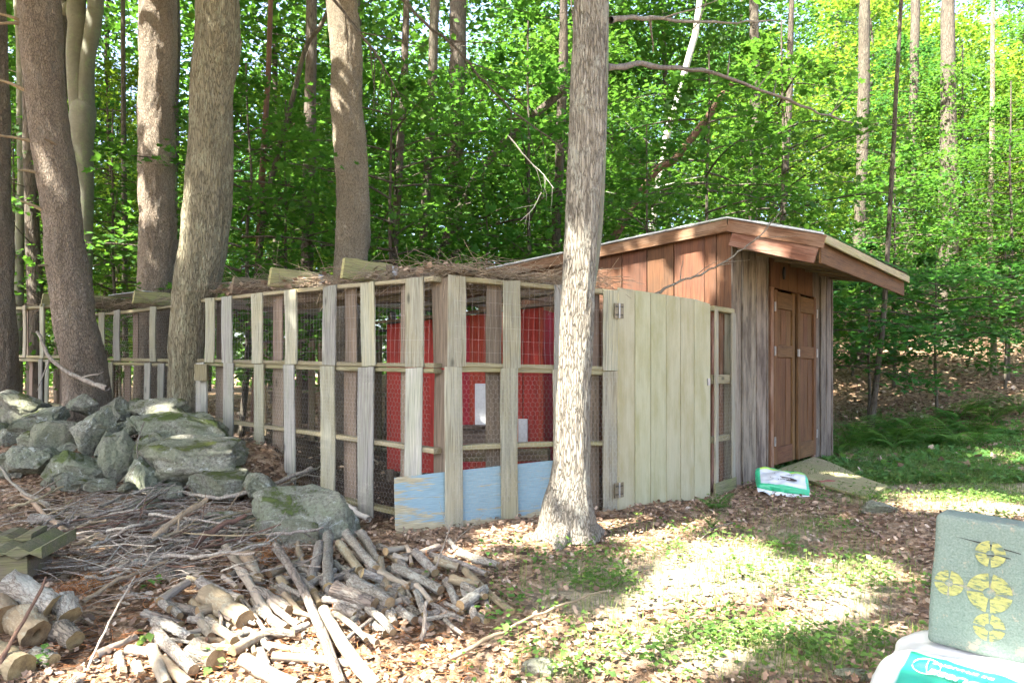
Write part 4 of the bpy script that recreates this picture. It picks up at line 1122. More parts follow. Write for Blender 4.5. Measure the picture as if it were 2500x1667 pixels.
# ================================================================== STICKS AND BRUSH
def stick(pts, r0, r1, mat, label, group='sticks of the brush heap', name='stick', cat='stick', twigs=0, sides=6, seed=0, tw_len=0.35):
    pts = [Vector(p) for p in pts]; o0 = pts[0].copy()
    n = max(8, 6 * (len(pts) - 1))
    path = catmull([tuple(p - o0) for p in pts], n)
    rr = np.random.default_rng(seed + 11)
    path[1:-1] += rr.normal(0, r0 * 0.35, (n - 2, 3))
    rad = np.linspace(r0, r1, n) * (1 + 0.12 * rr.normal(size=n))
    parts = [tube_arrays(path, rad, sides)]
    L = np.linalg.norm(path[-1] - path[0])
    for k in range(twigs):
        i = rr.integers(n // 4, n - 1); d = path[i] - path[max(0, i - 1)]; d = d / (np.linalg.norm(d) + 1e-9)
        side = np.cross(d, rr.normal(size=3)); side /= np.linalg.norm(side) + 1e-9
        q = path[i] + np.outer(np.linspace(0, 1, 5), (d * 0.8 + side * rr.uniform(0.5, 1.0)) * tw_len * rr.uniform(0.5, 1.2)) + rr.normal(0, 0.006, (5, 3)) * np.linspace(0, 1, 5)[:, None]
        parts.append(tube_arrays(q, np.linspace(rad[i] * 0.6, rad[i] * 0.2, 5), 4))
    V, F = tubes_join(parts)
    return tag(obj(name, npmesh(name, V, F, [M[mat]], True), None, Matrix.Translation(o0)), label, cat, group)
def gp(*pts): return [G(x, y, h) for (x, y, h) in pts]
stick(gp((340,1345,.10),(420,1275,.22),(505,1218,.30)), .026, .018, 'deadlimb', 'thick tan limb slanting up to the right across the brush heap', seed=1)
stick(gp((420,1370,.06),(510,1300,.16),(598,1258,.22)), .024, .018, 'redlimb', 'reddish-brown limb parallel to the thick tan one', seed=2)
stick(gp((362,1168,.10),(385,1192,.06),(450,1203,.08),(540,1215,.10),(640,1190,.16),(760,1142,.22)), .012, .02, 'stick', 'long bent grey branch with a broken orange end near the fence', twigs=3, seed=3)
stick(gp((640,1205,.04),(730,1165,.12),(786,1135,.25)), .012, .009, 'stick', 'thin branch crossing the broken orange end', twigs=2, seed=4)
stick(gp((-10,1128,.22),(45,1192,.18),(120,1230,.1)), .012, .016, 'stick', 'forked pale branch reaching in from the left edge', twigs=2, seed=5)
stick(gp((-10,1640,.05),(50,1530,.2),(112,1408,.34)), .011, .007, 'redlimb', 'dark thin stick leaning across the log stack at the lower left', seed=6)
stick(gp((215,1630,.02),(270,1510,.15),(330,1405,.24)), .006, .003, 'stick', 'thin grey stick with a knot standing over the dry leaves', seed=7)
stick(gp((200,1470,.04),(300,1410,.09),(410,1370,.1)), .014, .010, 'deadlimb', 'straight tan stick right of the orange pine needles', seed=8)
stick(gp((55,1205,.05),(180,1302,.07),(310,1305,.08)), .022, .020, 'deadlimb', 'orange-brown limb lying flat across the brush', seed=9)
stick(gp((835,1222,.16),(860,1245,.10),(900,1268,.05)), .022, .024, 'bleach', 'white bleached branch beside the boulder at the fence foot', 'bleached wood', seed=10)
stick(gp((1095,1608,.03),(1220,1545,.05),(1360,1480,.06),(1480,1442,.04)), .011, .005, 'deadlimb', 'long thin curved stick lying in the grass right of the firewood', None, seed=11)
stick(gp((1030,1575,.0),(1036,1520,.1),(1042,1468,.17)), .011, .009, 'stick', 'short upright stick in the leaves in front of the firewood', None, seed=12)
stick(gp((1054,1412,.0),(1080,1340,.18),(1105,1270,.36)), .006, .003, 'stick', 'slender dry stalk leaning over the firewood', None, seed=13, twigs=2)
stick(gp((1700,1330,.0),(1740,1290,.05),(1790,1275,.06)), .005, .003, 'stick', 'thin dry twig on the leaves below the pale plank door', None, seed=14, twigs=3)
stick([P(1592,725,6.7), P(1650,690,6.75), P(1715,668,6.8), P(1785,628,6.75), P(1850,580,6.7), P(1910,512,6.7)], .013, .004, 'stick', 'bare branch lying over the pale door and across the red gable', None, name='branch', cat='branch', twigs=9, seed=15, tw_len=0.3)
stick([P(90,810,7.9), P(130,880,7.8), P(200,925,7.7), P(262,948,7.6)], .016, .03, 'stick', 'dead branch hanging across the foot of the leaning pine', None, name='branch', cat='branch', twigs=2, seed=16)
stick([P(352,1030,6.6), P(335,1090,6.4), P(340,1180,6.3)], .006, .005, 'stick', 'thin sapling stem standing in front of the stone wall', None, name='stem', cat='stem', twigs=6, seed=17, tw_len=0.4)
rr = random.Random(5)
for k in range(120):
    cxp = rr.gauss(370, 170); cyp = rr.gauss(1300, 52)
    if not (20 < cxp < 760 and 1185 < cyp < 1440): continue
    L = rr.uniform(60, 230); a = math.radians(rr.gauss(22, 16))
    h = rr.uniform(0.02, 0.16)
    p = gp((cxp - L / 2 * math.cos(a), cyp + L / 2 * math.sin(a) * 0.6, h), (cxp + rr.uniform(-5, 5), cyp + rr.uniform(-8, 8), h + rr.uniform(-.02, .05)), (cxp + L / 2 * math.cos(a), cyp - L / 2 * math.sin(a) * 0.6, h + rr.uniform(0, .06)))
    r0 = rr.choice((.004, .006, .008, .012, .015))
    stick(p, r0, r0 * 0.6, rr.choice(('stick', 'stick', 'stick', 'deadlimb', 'redlimb')), 'thin grey-brown stick tangled in the brush heap below the stone wall', 'loose sticks tangled in the brush heap', twigs=rr.randint(0, 3), seed=100 + k, sides=5, tw_len=0.22)
def twig_mass(name, label, pts_fn, n, seed, mat='twig', lo=0.15, hi=0.5, r=0.0018, up=0.0):
    g = np.random.default_rng(seed); parts = []
    for k in range(n):
        p, d = pts_fn(g); L = g.uniform(lo, hi)
        s = np.linspace(-0.5, 0.5, 6)[:, None]
        bend = g.normal(0, 0.16, 3); bend[2] = abs(bend[2]) * 0.7 + up
        q = p[None, :] + s * L * d[None, :] + (0.25 - s ** 2) * bend[None, :] * L * 2
        parts.append(tube_arrays(q, np.full(6, r * g.uniform(0.6, 1.6)), 3))
    V, F = tubes_join(parts)
    return tag(obj(name, npmesh(name, V, F, [M[mat]])), label, None, kind='stuff')
def brush_fn(g):
    while True:
        x, y = g.normal(350, 180), g.normal(1290, 70)
        if 0 < x < 760 and 1180 < y < 1470: break
    p = G(x, y, g.uniform(0.0, 0.10)); a = g.normal(0.35, 0.6)
    d = np.array([math.cos(a), math.sin(a) * 0.8, g.normal(0, 0.12)]); return np.array(p), d / np.linalg.norm(d)
twig_mass('brush_twigs', 'mass of fine dry twigs in the brush heap', brush_fn, 650, 21, 'stick', 0.15, 0.5, 0.0022)
def vine_fn(g):
    if g.random() < 0.62:
        t = g.random() * 0.98; p = lerp(KA, KB, t) + RD * abs(g.normal(0.1, 0.5)); z = lerp(2.02, 2.12, t)
    else:
        t = g.random(); p = lerp(RA, RB, t) - rn * abs(g.normal(0, 0.5)); z = lerp(2.02, 1.97, t)
    d = g.normal(size=3); d[2] *= 0.25; d /= np.linalg.norm(d)
    return np.array([p.x, p.y, z + abs(g.normal(0, 0.035))]), d
twig_mass('dry_vines', 'tangle of dry vines and twigs on top of the wire run', vine_fn, 1000, 22, 'twig', 0.25, 0.9, 0.0018)
def vine_fn2(g):
    t = g.random(); A_, B_ = (QA, QB) if g.random() < 0.7 else (WA, WB)
    p = lerp(A_, B_, t) + RD * abs(g.normal(0, 0.35)); d = g.normal(size=3); d[2] *= 0.3; d /= np.linalg.norm(d)
    return np.array([p.x, p.y, 2.10 + abs(g.normal(0, 0.03))]), d
twig_mass('dry_vines', 'dry twigs lying on the pallets between pine and maple', vine_fn2, 170, 23, 'twig', 0.25, 0.7, 0.002)

# ================================================================== BAGS AND FOAM TARGET
def cushion(name, L, W, T, mats, seed, n=34, k=4.0, wr=0.012, flange=0.0):
    s = np.linspace(-1, 1, n); X, Y = np.meshgrid(s, s)
    e = np.clip((1 - np.abs(X) ** k) * (1 - np.abs(Y) ** k), 0, 1) ** 0.42
    x = X * L / 2 * (1 - 0.05 * np.abs(Y) ** 3); y = Y * W / 2 * (1 - 0.05 * np.abs(X) ** 3)
    wn1 = fbm(np.stack([X * 3, Y * 3, X * 0], -1), seed, 4)
    top = T / 2 * e + wr * wn1 * (0.4 + e); bot = -T / 2 * e + wr * 0.5 * wn1
    V = np.vstack([np.stack([x, y, top], -1).reshape(-1, 3), np.stack([x, y, bot], -1).reshape(-1, 3)])
    i = (np.arange(n - 1)[:, None] * n + np.arange(n - 1)[None, :]).reshape(-1)
    q = np.stack([i, i + 1, i + 1 + n, i + n], -1); N = n * n
    edge = [0] ; ring = list(range(0, n)) + [r_ * n + n - 1 for r_ in range(1, n)] + [(n - 1) * n + c_ for c_ in range(n - 2, -1, -1)] + [r_ * n for r_ in range(n - 2, 0, -1)]
    rg = np.array(ring); rg2 = np.roll(rg, -1)
    F = np.vstack([q, q[:, ::-1] + N, np.stack([rg, rg + N, rg2 + N, rg2], -1)])
    return npmesh(name, V, F, mats, True)
def textobj(txt, size, mat, parent, Mx, name='lettering', outline=False):
    cu = bpy.data.curves.new('lettering', 'FONT'); cu.body = txt; cu.size = size; cu.align_x = 'CENTER'; cu.align_y = 'CENTER'; cu.extrude = 0.0004
    if outline: cu.fill_mode = 'NONE'; cu.bevel_depth = size * 0.03
    tmp = bpy.data.objects.new('lettering', cu); COL.objects.link(tmp)
    bpy.context.view_layer.update()
    me = bpy.data.meshes.new_from_object(tmp.evaluated_get(bpy.context.evaluated_depsgraph_get()))
    bpy.data.objects.remove(tmp); me.materials.clear(); me.materials.append(mat)
    return obj(name, me, parent, Mx)
M['teal'] = plain('teal_print', (0.02, 0.34, 0.25), 0.4, 0, 0.1, 8, 0.03)
M['whiteplastic'] = plain('white_plastic', (0.72, 0.73, 0.72), 0.35, 0, 0.05, 14, 0.25, 0.5)
M['greyplastic'] = plain('silver_plastic', (0.56, 0.58, 0.60), 0.35, 0, 0.08, 14, 0.2, 0.5)
M['oval'] = plain('dark_oval_print', (0.05, 0.035, 0.03), 0.4)
def bagprint():
    m, nt, b = new_mat('soil_bag_print')
    tc = nd(nt, 'ShaderNodeTexCoord'); sp_ = nd(nt, 'ShaderNodeSeparateXYZ'); nt.links.new(tc.outputs['Object'], sp_.inputs[0])
    n = noise(nt, tc.outputs['Object'], 9, 4, 0.6)
    ax = math_(nt, 'ABSOLUTE', sp_.outputs['X'], 0); ay = math_(nt, 'ABSOLUTE', sp_.outputs['Y'], 0)
    base = mix(nt, n, (0.36, 0.38, 0.40), (0.52, 0.54, 0.55))
    band = vmap(nt, sp_.outputs['Y'], 0.085, 0.098); base = mix(nt, band, base, (0.33, 0.55, 0.06))
    band2 = vmap(nt, sp_.outputs['Y'], 0.118, 0.128); base = mix(nt, band2, base, (0.03, 0.36, 0.17))
    band3 = vmap(nt, sp_.outputs['Y'], -0.115, -0.125); base = mix(nt, band3, base, (0.03, 0.36, 0.17))
    side = vmap(nt, ax, 0.215, 0.222); base = mix(nt, side, base, (0.03, 0.36, 0.18))
    nt.links.new(base, b.inputs['Base Color']); b.inputs['Roughness'].default_value = 0.32; b.inputs['Specular IOR Level'].default_value = 0.5
    bump(nt, b, n, 0.4, 0.01)
    return m
M['bagprint'] = bagprint()
c = G(1925, 1212); c = c + Vector((0, 0.17, 0.12))
Mb = Matrix.Translation(c) @ Matrix.Rotation(math.radians(-9), 4, 'Y') @ Matrix.Rotation(math.radians(-22), 4, 'Z') @ Matrix.Rotation(math.radians(27), 4, 'X')
Mb = Matrix.Translation(c) @ Matrix.Rotation(math.radians(-12), 4, 'Z') @ Matrix.Rotation(math.radians(7), 4, 'Y') @ Matrix.Rotation(math.radians(30), 4, 'X')
b1 = tag(obj('soil_bag', cushion('soil_bag', 0.52, 0.33, 0.13, [M['bagprint']], 4), None, Mb), 'small green and silver plastic soil bag slumped against the ramp', 'bag')
ov = [(math.cos(t) * 0.13, math.sin(t) * 0.03, 0) for t in [k * 2 * math.pi / 32 for k in range(32)]]
obj('oval_print', pymesh('oval_print', [(x, y, 0.002 - (x / 0.26) ** 4 * 0.08) for x, y, z in ov] + [(0, 0, 0.003)], [(k, (k + 1) % 32, 32) for k in range(32)], [M['oval']]), b1, Mb @ Matrix.Translation((0, -0.03, 0.068)))
textobj('ORGANIC', 0.028, M['whiteplastic'], b1, Mb @ Matrix.Translation((0, -0.03, 0.073)) @ Matrix.Rotation(math.pi, 4, 'Z'))
textobj('V     KINNSEAY', 0.030, M['oval'], b1, Mb @ Matrix.Translation((0.01, 0.035, 0.072)))
# crimped bag end
fl = []; 
for k in range(15):
    u = k / 14; x = -0.25 + 0.5 * u
    fl += [(x, -0.155, 0.0), (x + 0.01, -0.205, -0.012 + 0.02 * math.sin(u * 17) - 0.02 * u)]
obj('crimped_end', pymesh('crimped_end', fl + [(a, b_, z_ - 0.002) for a, b_, z_ in fl], [(2*k, 2*k+1, 2*k+3, 2*k+2) for k in range(14)] + [(30+2*k, 32+2*k, 33+2*k, 31+2*k) for k in range(14)], [M['greyplastic']], True), b1, Mb)

# foam archery block on a white bale of peat
TL, BLc = P(2277, 1250, 2.72), P(2261, 1567, 2.70)
fx = Vector((0.80, -0.60, 0)); roll = math.radians(2.6)
fz = (TL - BLc).normalized(); fx = (fx - fz * fx.dot(fz)).normalized()
fx = (fx * math.cos(roll) - fz * math.sin(roll)); fz2 = (TL - BLc).normalized()
fn_ = fx.cross(fz2).normalized()        # towards the camera
if fn_.y > 0: fn_ = -fn_
Hf = (TL - BLc).length; Wf = 0.56; Tf = 0.24
def foammat():
    m, nt, b = new_mat('green_foam')
    v = coords(nt, (1, 1, 1), 'Object', False)
    n = noise(nt, v, 140, 3, 0.7); s = noise(nt, coords(nt, (10, 10, 90), 'Object', False), 1.5, 5, 0.7)
    col = ramp(nt, n, [(0.3, (0.105, 0.14, 0.115)), (0.7, (0.175, 0.215, 0.18))])
    d = noise(nt, v, 11, 7, 0.75); col = mix(nt, vmap(nt, d, 0.57, 0.64, 0, 0.8), col, (0.33, 0.26, 0.18))
    sl = vmap(nt, s, 0.30, 0.36, 0.5, 0.0); col = mix(nt, sl, col, (0.03, 0.05, 0.045))
    nt.links.new(col, b.inputs['Base Color']); b.inputs['Roughness'].default_value = 0.8
    bump(nt, b, math_(nt, 'ADD', n, s), 0.5, 0.004)
    return m
M['foam'] = foammat()
def yelmat():
    m, nt, b = new_mat('yellow_print')
    v = coords(nt, (30, 30, 90), 'Object', False); n = noise(nt, v, 1.0, 5, 0.75)
    col = ramp(nt, n, [(0.42, (0.10, 0.13, 0.09)), (0.49, (0.25, 0.24, 0.08)), (0.7, (0.36, 0.345, 0.13))])
    nt.links.new(col, b.inputs['Base Color']); b.inputs['Roughness'].default_value = 0.8
    return m
M['yellow'] = yelmat()
Mf = Matrix((fx, -fn_, fz2)).transposed().to_4x4(); Mf.translation = BLc    # x right, y into the block, z up
r_ = 0.022
def rbox(name, a, b, r, mat):
    V, F = ICO3; s = np.sign(V); V = np.clip(V * 1.6, -1, 1)
    g = np.array([-1, -0.985, -0.96, -0.93, -0.9, -0.45, 0, 0.45, 0.9, 0.93, 0.96, 0.985, 1.0]); n = len(g); Vs = []; Fs = []; o = 0
    lo, hi = np.array(a), np.array(b); c_ = (lo + hi) / 2; h = (hi - lo) / 2
    for ax in range(3):
        for sg in (-1, 1):
            u, w = np.meshgrid(g, g); p = np.zeros((n * n, 3)); p[:, ax] = sg; p[:, (ax + 1) % 3] = u.ravel(); p[:, (ax + 2) % 3] = w.ravel()
            p = np.sign(p) * np.where(np.abs(p) < 0.999, np.abs(p), 1)
            q = p * h; core = np.clip(q, -(h - r), h - r); dlt = q - core; L = np.linalg.norm(dlt, axis=1)[:, None]
            q = core + dlt / np.maximum(L, 1e-9) * r
            q += 0.003 * fbm(q * 9, 2, 2)[:, None]
            i = (np.arange(n - 1)[:, None] * n + np.arange(n - 1)[None, :]).ravel()
            f = np.stack([i, i + 1, i + 1 + n, i + n], -1)
            if sg < 0: f = f[:, ::-1]
            Vs.append(q + c_); Fs.append(f + o); o += n * n
    return npmesh(name, np.vstack(Vs), np.vstack(Fs), [mat], True)
tgt = tag(obj('archery_target', rbox('archery_target', (0, 0, 0), (Wf, Tf, Hf), 0.02, M['foam']), None, Mf), 'green foam archery block with four yellow bullseyes at the right edge', 'target')
def facept(x, y):
    o = Vector((0, 0, HCAM)); d = (P(x, y, 1.0) - o); t = (BLc - o).dot(fn_) / d.dot(fn_); q = o + d * t - BLc
    return q.dot(fx), q.dot(fz2)
for (x, y, r) in ((2321, 1422, 0.047), (2420, 1445, 0.070), (2425, 1350, 0.047), (2417, 1528, 0.049)):
    u, w = facept(x, y); V = []; F = []
    for q in range(4):
        o = len(V); m_ = 9
        for k in range(m_):
            t = math.radians(q * 90 + 6 + 78 * k / (m_ - 1))
            V += [(u + math.cos(t) * r * 0.28, 0, w + math.sin(t) * r * 0.28), (u + math.cos(t) * r, 0, w + math.sin(t) * r)]
        F += [(o + 2*k, o + 2*k + 1, o + 2*k + 3, o + 2*k + 2) for k in range(m_ - 1)]
    V2 = [(a, -0.0045, z_) for a, _, z_ in V]; n_ = len(V)
    obj('bullseye', pymesh('bullseye', V2, F, [M['yellow']]), tgt, Mf)
for (x0, y0, x1, y1) in ((2335, 1308, 2500, 1350), (2405, 1352, 2475, 1362)):
    a, b_ = facept(x0, y0), facept(x1, y1)
    V = [(a[0], -0.0035, a[1]), (b_[0], -0.0035, b_[1]), (b_[0], -0.0035, b_[1] + 0.003), ((a[0] + b_[0]) / 2, -0.0035, (a[1] + b_[1]) / 2 + 0.006)]
    obj('slit', pymesh('slit', V, [(0, 1, 2, 3)], [M['dark']]), tgt, Mf)
# bale
Wb, Db = 0.74, 0.86
yx = Vector((fx.x, fx.y, 0)).normalized(); yn = Vector((0, 0, 1)).cross(yx)
topz = BLc.z - 0.012
bc = BLc + yx * 0.24 - yn * 0.17
gzb = gzf(bc.x, bc.y); Tb = topz - gzb + 0.03
Mbale = Matrix((yx, yn, UP)).transposed().to_4x4(); Mbale.translation = Vector((bc.x, bc.y, topz - Tb / 2))
def topxy(x, y):
    o = Vector((0, 0, HCAM)); d = P(x, y, 1.0) - o; t = (topz - HCAM) / d.z; q = o + d * t - bc
    return q.dot(yx), q.dot(yn)
bA, bB, bC_ = topxy(2242, 1592), topxy(2400, 1640), topxy(2500, 1664)
bsl = (bC_[1] - bA[1]) / (bC_[0] - bA[0])
def baleprint():
    m, nt, b = new_mat('peat_bale_print')
    tc = nd(nt, 'ShaderNodeTexCoord'); sp_ = nd(nt, 'ShaderNodeSeparateXYZ'); nt.links.new(tc.outputs['Object'], sp_.inputs[0])
    n = noise(nt, tc.outputs['Object'], 7, 4, 0.6)
    e = math_(nt, 'SUBTRACT', sp_.outputs['Y'], math_(nt, 'ADD', math_(nt, 'MULTIPLY', math_(nt, 'SUBTRACT', sp_.outputs['X'], bA[0]), bsl), bA[1]))
    f = math_(nt, 'MULTIPLY', vmap(nt, e, 0.004, -0.004), vmap(nt, sp_.outputs['X'], bA[0] - 0.03, bA[0] - 0.02))
    e2 = math_(nt, 'MULTIPLY', vmap(nt, e, -0.012, -0.018), vmap(nt, e, -0.028, -0.022))
    col = mix(nt, f, mix(nt, n, (0.62, 0.63, 0.63), (0.74, 0.74, 0.73)), mix(nt, e2, (0.02, 0.30, 0.21), (0.01, 0.20, 0.13)))
    nt.links.new(col, b.inputs['Base Color']); b.inputs['Roughness'].default_value = 0.35; b.inputs['Specular IOR Level'].default_value = 0.5
    bump(nt, b, n, 0.35, 0.012)
    return m
M['bale'] = baleprint()
def bale_mesh():
    n = 26; g = np.linspace(-1, 1, n); Vs = []; Fs = []; o = 0; h = np.array([Wb / 2, Db / 2, Tb / 2]); r = 0.085
    for ax in range(3):
        for sg in (-1, 1):
            u, w = np.meshgrid(g, g); p = np.zeros((n * n, 3)); p[:, ax] = sg; p[:, (ax + 1) % 3] = u.ravel(); p[:, (ax + 2) % 3] = w.ravel()
            q = p * h; core = np.clip(q, -(h - r), h - r); dl_ = q - core; L = np.linalg.norm(dl_, axis=1)[:, None]
            q = core + dl_ / np.maximum(L, 1e-9) * r
            q += (p * (0.014 * fbm(q * 6, 8, 3))[:, None])
            i = (np.arange(n - 1)[:, None] * n + np.arange(n - 1)[None, :]).ravel(); f = np.stack([i, i + 1, i + 1 + n, i + n], -1)
            if sg < 0: f = f[:, ::-1]
            Vs.append(q); Fs.append(f + o); o += n * n
    return npmesh('peat_bale', np.vstack(Vs), np.vstack(Fs), [M['bale']], True)
bale = tag(obj('peat_bale', bale_mesh(), None, Mbale), 'white plastic peat bale with teal print under the foam target', 'bale')
ang = math.atan2(bC_[1] - bA[1], bC_[0] - bA[0])
def toptext(txt, x, y, size, outline=False):
    u, w = topxy(x, y)
    return textobj(txt, size, M['whiteplastic'], bale, Mbale @ Matrix.Translation((u, w, Tb / 2 + 0.016)) @ Matrix.Rotation(ang + math.pi, 4, 'Z'), outline=outline)
toptext('DE SPHAIGNE', 2352, 1648, 0.030)
toptext('MOUSSE', 2352, 1672, 0.055, True)
u0, w0 = topxy(2262, 1635)
lf = [(u0 + 0.042 * math.sin(k / 24 * 2 * math.pi), w0 + 0.075 * math.cos(k / 24 * 2 * math.pi), Tb / 2 + 0.014) for k in range(25)]
V, F = tube_arrays(lf, [0.0022] * 25, 4); V2, F2 = tube_arrays([(u0, w0 + 0.075, Tb / 2 + 0.014), (u0, w0, Tb / 2 + 0.014), (u0 + 0.01, w0 - 0.075, Tb / 2 + 0.014)], [0.0018] * 3, 4)
V, F = tubes_join([(V, F), (V2, F2)])
obj('leaf_print', npmesh('leaf_print', V, F, [M['whiteplastic']]), bale, Mbale)
cr = []
for k in range(12):
    u = k / 11; z = Tb / 2 - 0.06 - u * (Tb - 0.14); cr += [(-Wb / 2 + 0.01, -Db / 2 + 0.03, z), (-Wb / 2 - 0.012 - 0.006 * math.sin(u * 9), -Db / 2 + 0.02, z)]
obj('seam_flap', pymesh('seam_flap', cr + [(a, b_ + 0.002, z_) for a, b_, z_ in cr], [(2*k, 2*k+1, 2*k+3, 2*k+2) for k in range(11)] + [(24+2*k, 26+2*k, 27+2*k, 25+2*k) for k in range(11)], [M['teal']], True), bale, Mbale)

# ================================================================== TREES
def trunk_mesh(name, path, rad, mat, sides=40, n=130, amp=0.05, fz=3.0, fa=5.0, seed=1, knots=()):
    path = np.asarray(path, float); rad = np.asarray(rad, float)
    p = catmull(np.hstack([path, rad[:, None]]), n)
    P3, R = p[:, :3], np.maximum(p[:, 3], 0.004)
    P3 = P3 + np.stack([0.12 * R * fbm(np.stack([P3[:, 2] * 0.9, P3[:, 2] * 0 + seed, P3[:, 2] * 0], -1), seed, 2), 0.12 * R * fbm(np.stack([P3[:, 2] * 0.9, P3[:, 2] * 0 + seed + 9, P3[:, 2] * 0], -1), seed, 2), R * 0], -1)
    def disp(i, a, pp, rd):
        z = pp[:, 2][:, None] + 0 * a
        q = np.stack([np.cos(a) * fa + 0 * z, np.sin(a) * fa + 0 * z, z * fz], -1)
        big = np.stack([np.cos(a) * 1.2 + 0 * z, np.sin(a) * 1.2 + 0 * z, z * 0.8], -1)
        r = 1 + amp * fbm(q + seed, seed, 3) + 0.06 * fbm(big + seed, seed + 5, 2)
        for (kz, ka, kr, kh) in knots:
            da = np.angle(np.exp(1j * (a - ka)))
            g = np.exp(-((z - kz) / kr) ** 2 - (da / 0.45) ** 2)
            r = r + kh * g - kh * 0.9 * np.exp(-((z - kz) / (kr * 0.4)) ** 2 - (da / 0.18) ** 2)
        return r
    V, F = tube_arrays(P3, R, sides, disp)
    return npmesh(name, V, F, [mat], True), P3, R
def px_trunk(pts, d, ztop, flare=1.35, dtop=None, rtop=0.35):
    """pixel centre line (x, y, width), top first or last, to a world path from below ground to ztop"""
    pts = sorted(pts, key=lambda q: -q[1])
    path, rad = [], []
    for (x, y, w) in pts:
        path.append(P(x, y, d)); rad.append(w / 2 / FPX * d)
    b = path[0]; g = gzf(b.x, b.y)
    if b.z > g + 0.1:
        dirn = (path[0] - path[1]); dirn = dirn / max(1e-6, abs(dirn.z)) * 0.6
        q = b + dirn * (b.z - g); path.insert(0, Vector((q.x, q.y, g - 0.08))); rad.insert(0, rad[0] * flare)
    t = path[-1]
    if ztop > t.z + 0.5:
        dirn = (path[-1] - path[-2]); dirn = dirn / max(0.05, dirn.z)
        dirn = Vector((dirn.x * 0.6, dirn.y, 1))
        for f in (0.33, 0.66, 1.0):
            q = t + dirn * (ztop - t.z) * f; path.append(q); rad.append(rad[len(pts)] * (1 - f) + rad[-1] * rtop * f if False else max(0.02, rad[-1] * (0.8 if f < 1 else rtop)))
    return path, rad
LEAF_D = (np.array([(0, 0, 0), (0.33, 0.42, 0.09), (0, 1, -0.03), (-0.33, 0.42, 0.09)]), np.array([(0, 1, 2), (0, 2, 3)]))
_mp = [(0, 0), (.16, .10), (.5, .10), (.33, .30), (.58, .60), (.23, .56), (0, 1.0), (-.23, .56), (-.58, .60), (-.33, .30), (-.5, .10), (-.16, .10)]
LEAF_M = (np.array([(x, y, 0.08 * abs(x) * 2 - 0.12 * (y - 0.4) ** 2) for x, y in _mp] + [(0, 0.36, -0.02)]), np.array([(k, (k + 1) % 12, 12) for k in range(12)]))
def leaf_verts(c, nrm, tip, size, tpl):
    nrm = nrm / (np.linalg.norm(nrm, axis=1)[:, None] + 1e-9)
    tip = tip - nrm * np.sum(tip * nrm, 1)[:, None]; tip = tip / (np.linalg.norm(tip, axis=1)[:, None] + 1e-9)
    b = np.cross(tip, nrm)
    T, Fq = tpl
    V = c[:, None, :] + size[:, None, None] * (T[None, :, 0:1] * b[:, None, :] + T[None, :, 1:2] * tip[:, None, :] + T[None, :, 2:3] * nrm[:, None, :])
    N, k = len(c), len(T)
    F = (Fq[None, :, :] + (np.arange(N) * k)[:, None, None]).reshape(-1, 3)
    return V.reshape(-1, 3), F
def crown(seed, z0, z1, R, nspray, per, size, tpl, up=0.25, flat=0.10, tilt=0.35, shape='ell', branch=0.012):
    """sprays of leaves on side branches between z0 and z1; returns leaf arrays and branch tubes"""
    g = np.random.default_rng(seed); C_l, N_l, T_l, S_l = [], [], [], []; tubes = []
    for k in range(nspray):
        f = (k + g.random()) / nspray; z = z0 + (z1 - z0) * f
        rr_ = R * (math.sqrt(max(0.05, 1 - (2 * f - 0.85) ** 2 * 0.8)) if shape == 'ell' else (1.05 - 0.75 * f)) * g.uniform(0.55, 1.1)
        az = k * 2.4 + g.normal(0, 0.5); e = np.array([math.cos(az), math.sin(az), 0.0]); lat = np.array([-e[1], e[0], 0])
        rise = g.uniform(-0.05, up + 0.15)
        s = np.sqrt(g.random(per)) * 0.95 + 0.08; w = g.normal(0, 0.22, per) * (0.35 + s) 
        c = np.outer(s * rr_, e) + np.outer(w * rr_, lat)
        c[:, 2] += z + rise * s * rr_ - 0.22 * rr_ * s ** 2 + g.normal(0, flat, per) - 0.1 * np.abs(w) * rr_
        n = g.normal(0, tilt, (per, 3)); n[:, 2] += 1.0
        t = e[None, :] * 0.8 + lat[None, :] * np.sign(w)[:, None] * 0.6 + g.normal(0, 0.4, (per, 3)); t[:, 2] -= 0.25
        C_l.append(c); N_l.append(n); T_l.append(t); S_l.append(size * g.uniform(0.6, 1.25, per))
        q = np.linspace(0, 1, 6); pth = np.outer(q * rr_, e); pth[:, 2] += z - 0.25 * rr_ * 0 + rise * q * rr_ - 0.22 * rr_ * q ** 2
        tubes.append(tube_arrays(pth, np.linspace(branch, branch * 0.25, 6) * (0.5 + rr_ / R), 4))
    V, F = leaf_verts(np.vstack(C_l), np.vstack(N_l), np.vstack(T_l), np.concatenate(S_l), tpl)
    return (V, F), tubes_join(tubes)

# ---- sun flecks: points over which the added canopy is holed so sunlight lands there
FLECK = []
def fleck(p, r): FLECK.append((p.x - SUNV.x / SUNV.z * p.z, p.y - SUNV.y / SUNV.z * p.z, r))
for (x, y, r) in ((1660,1330,.26),(1740,1350,.4),(1830,1385,.42),(1930,1405,.38),(1760,1430,.36),(1990,1450,.25),(1880,1470,.22),(1640,1370,.2),
                  (720,1600,.22),(840,1640,.34),(640,1650,.24),(1000,1645,.28),(690,1545,.13),(760,1560,.16),(560,1610,.12),(910,1600,.15),
                  (1330,1605,.18),(1450,1575,.2),(1520,1640,.2),(1700,1640,.22),(1580,1590,.12),(1830,1620,.12),(1960,1560,.14),(2080,1520,.16),
                  (1270,1297,.16),(1500,1290,.16),(1200,1320,.10),(1110,1365,.14),(1350,1330,.1),(1620,1290,.1),
                  (2330,1222,.45),(2420,1240,.4),(2250,1235,.22),(2470,1120,.4),(1560,1520,.1),(1700,1510,.12),(2150,1390,.16),(240,1660,.16),(330,1600,.1)):
    fleck(G(x, y), r)
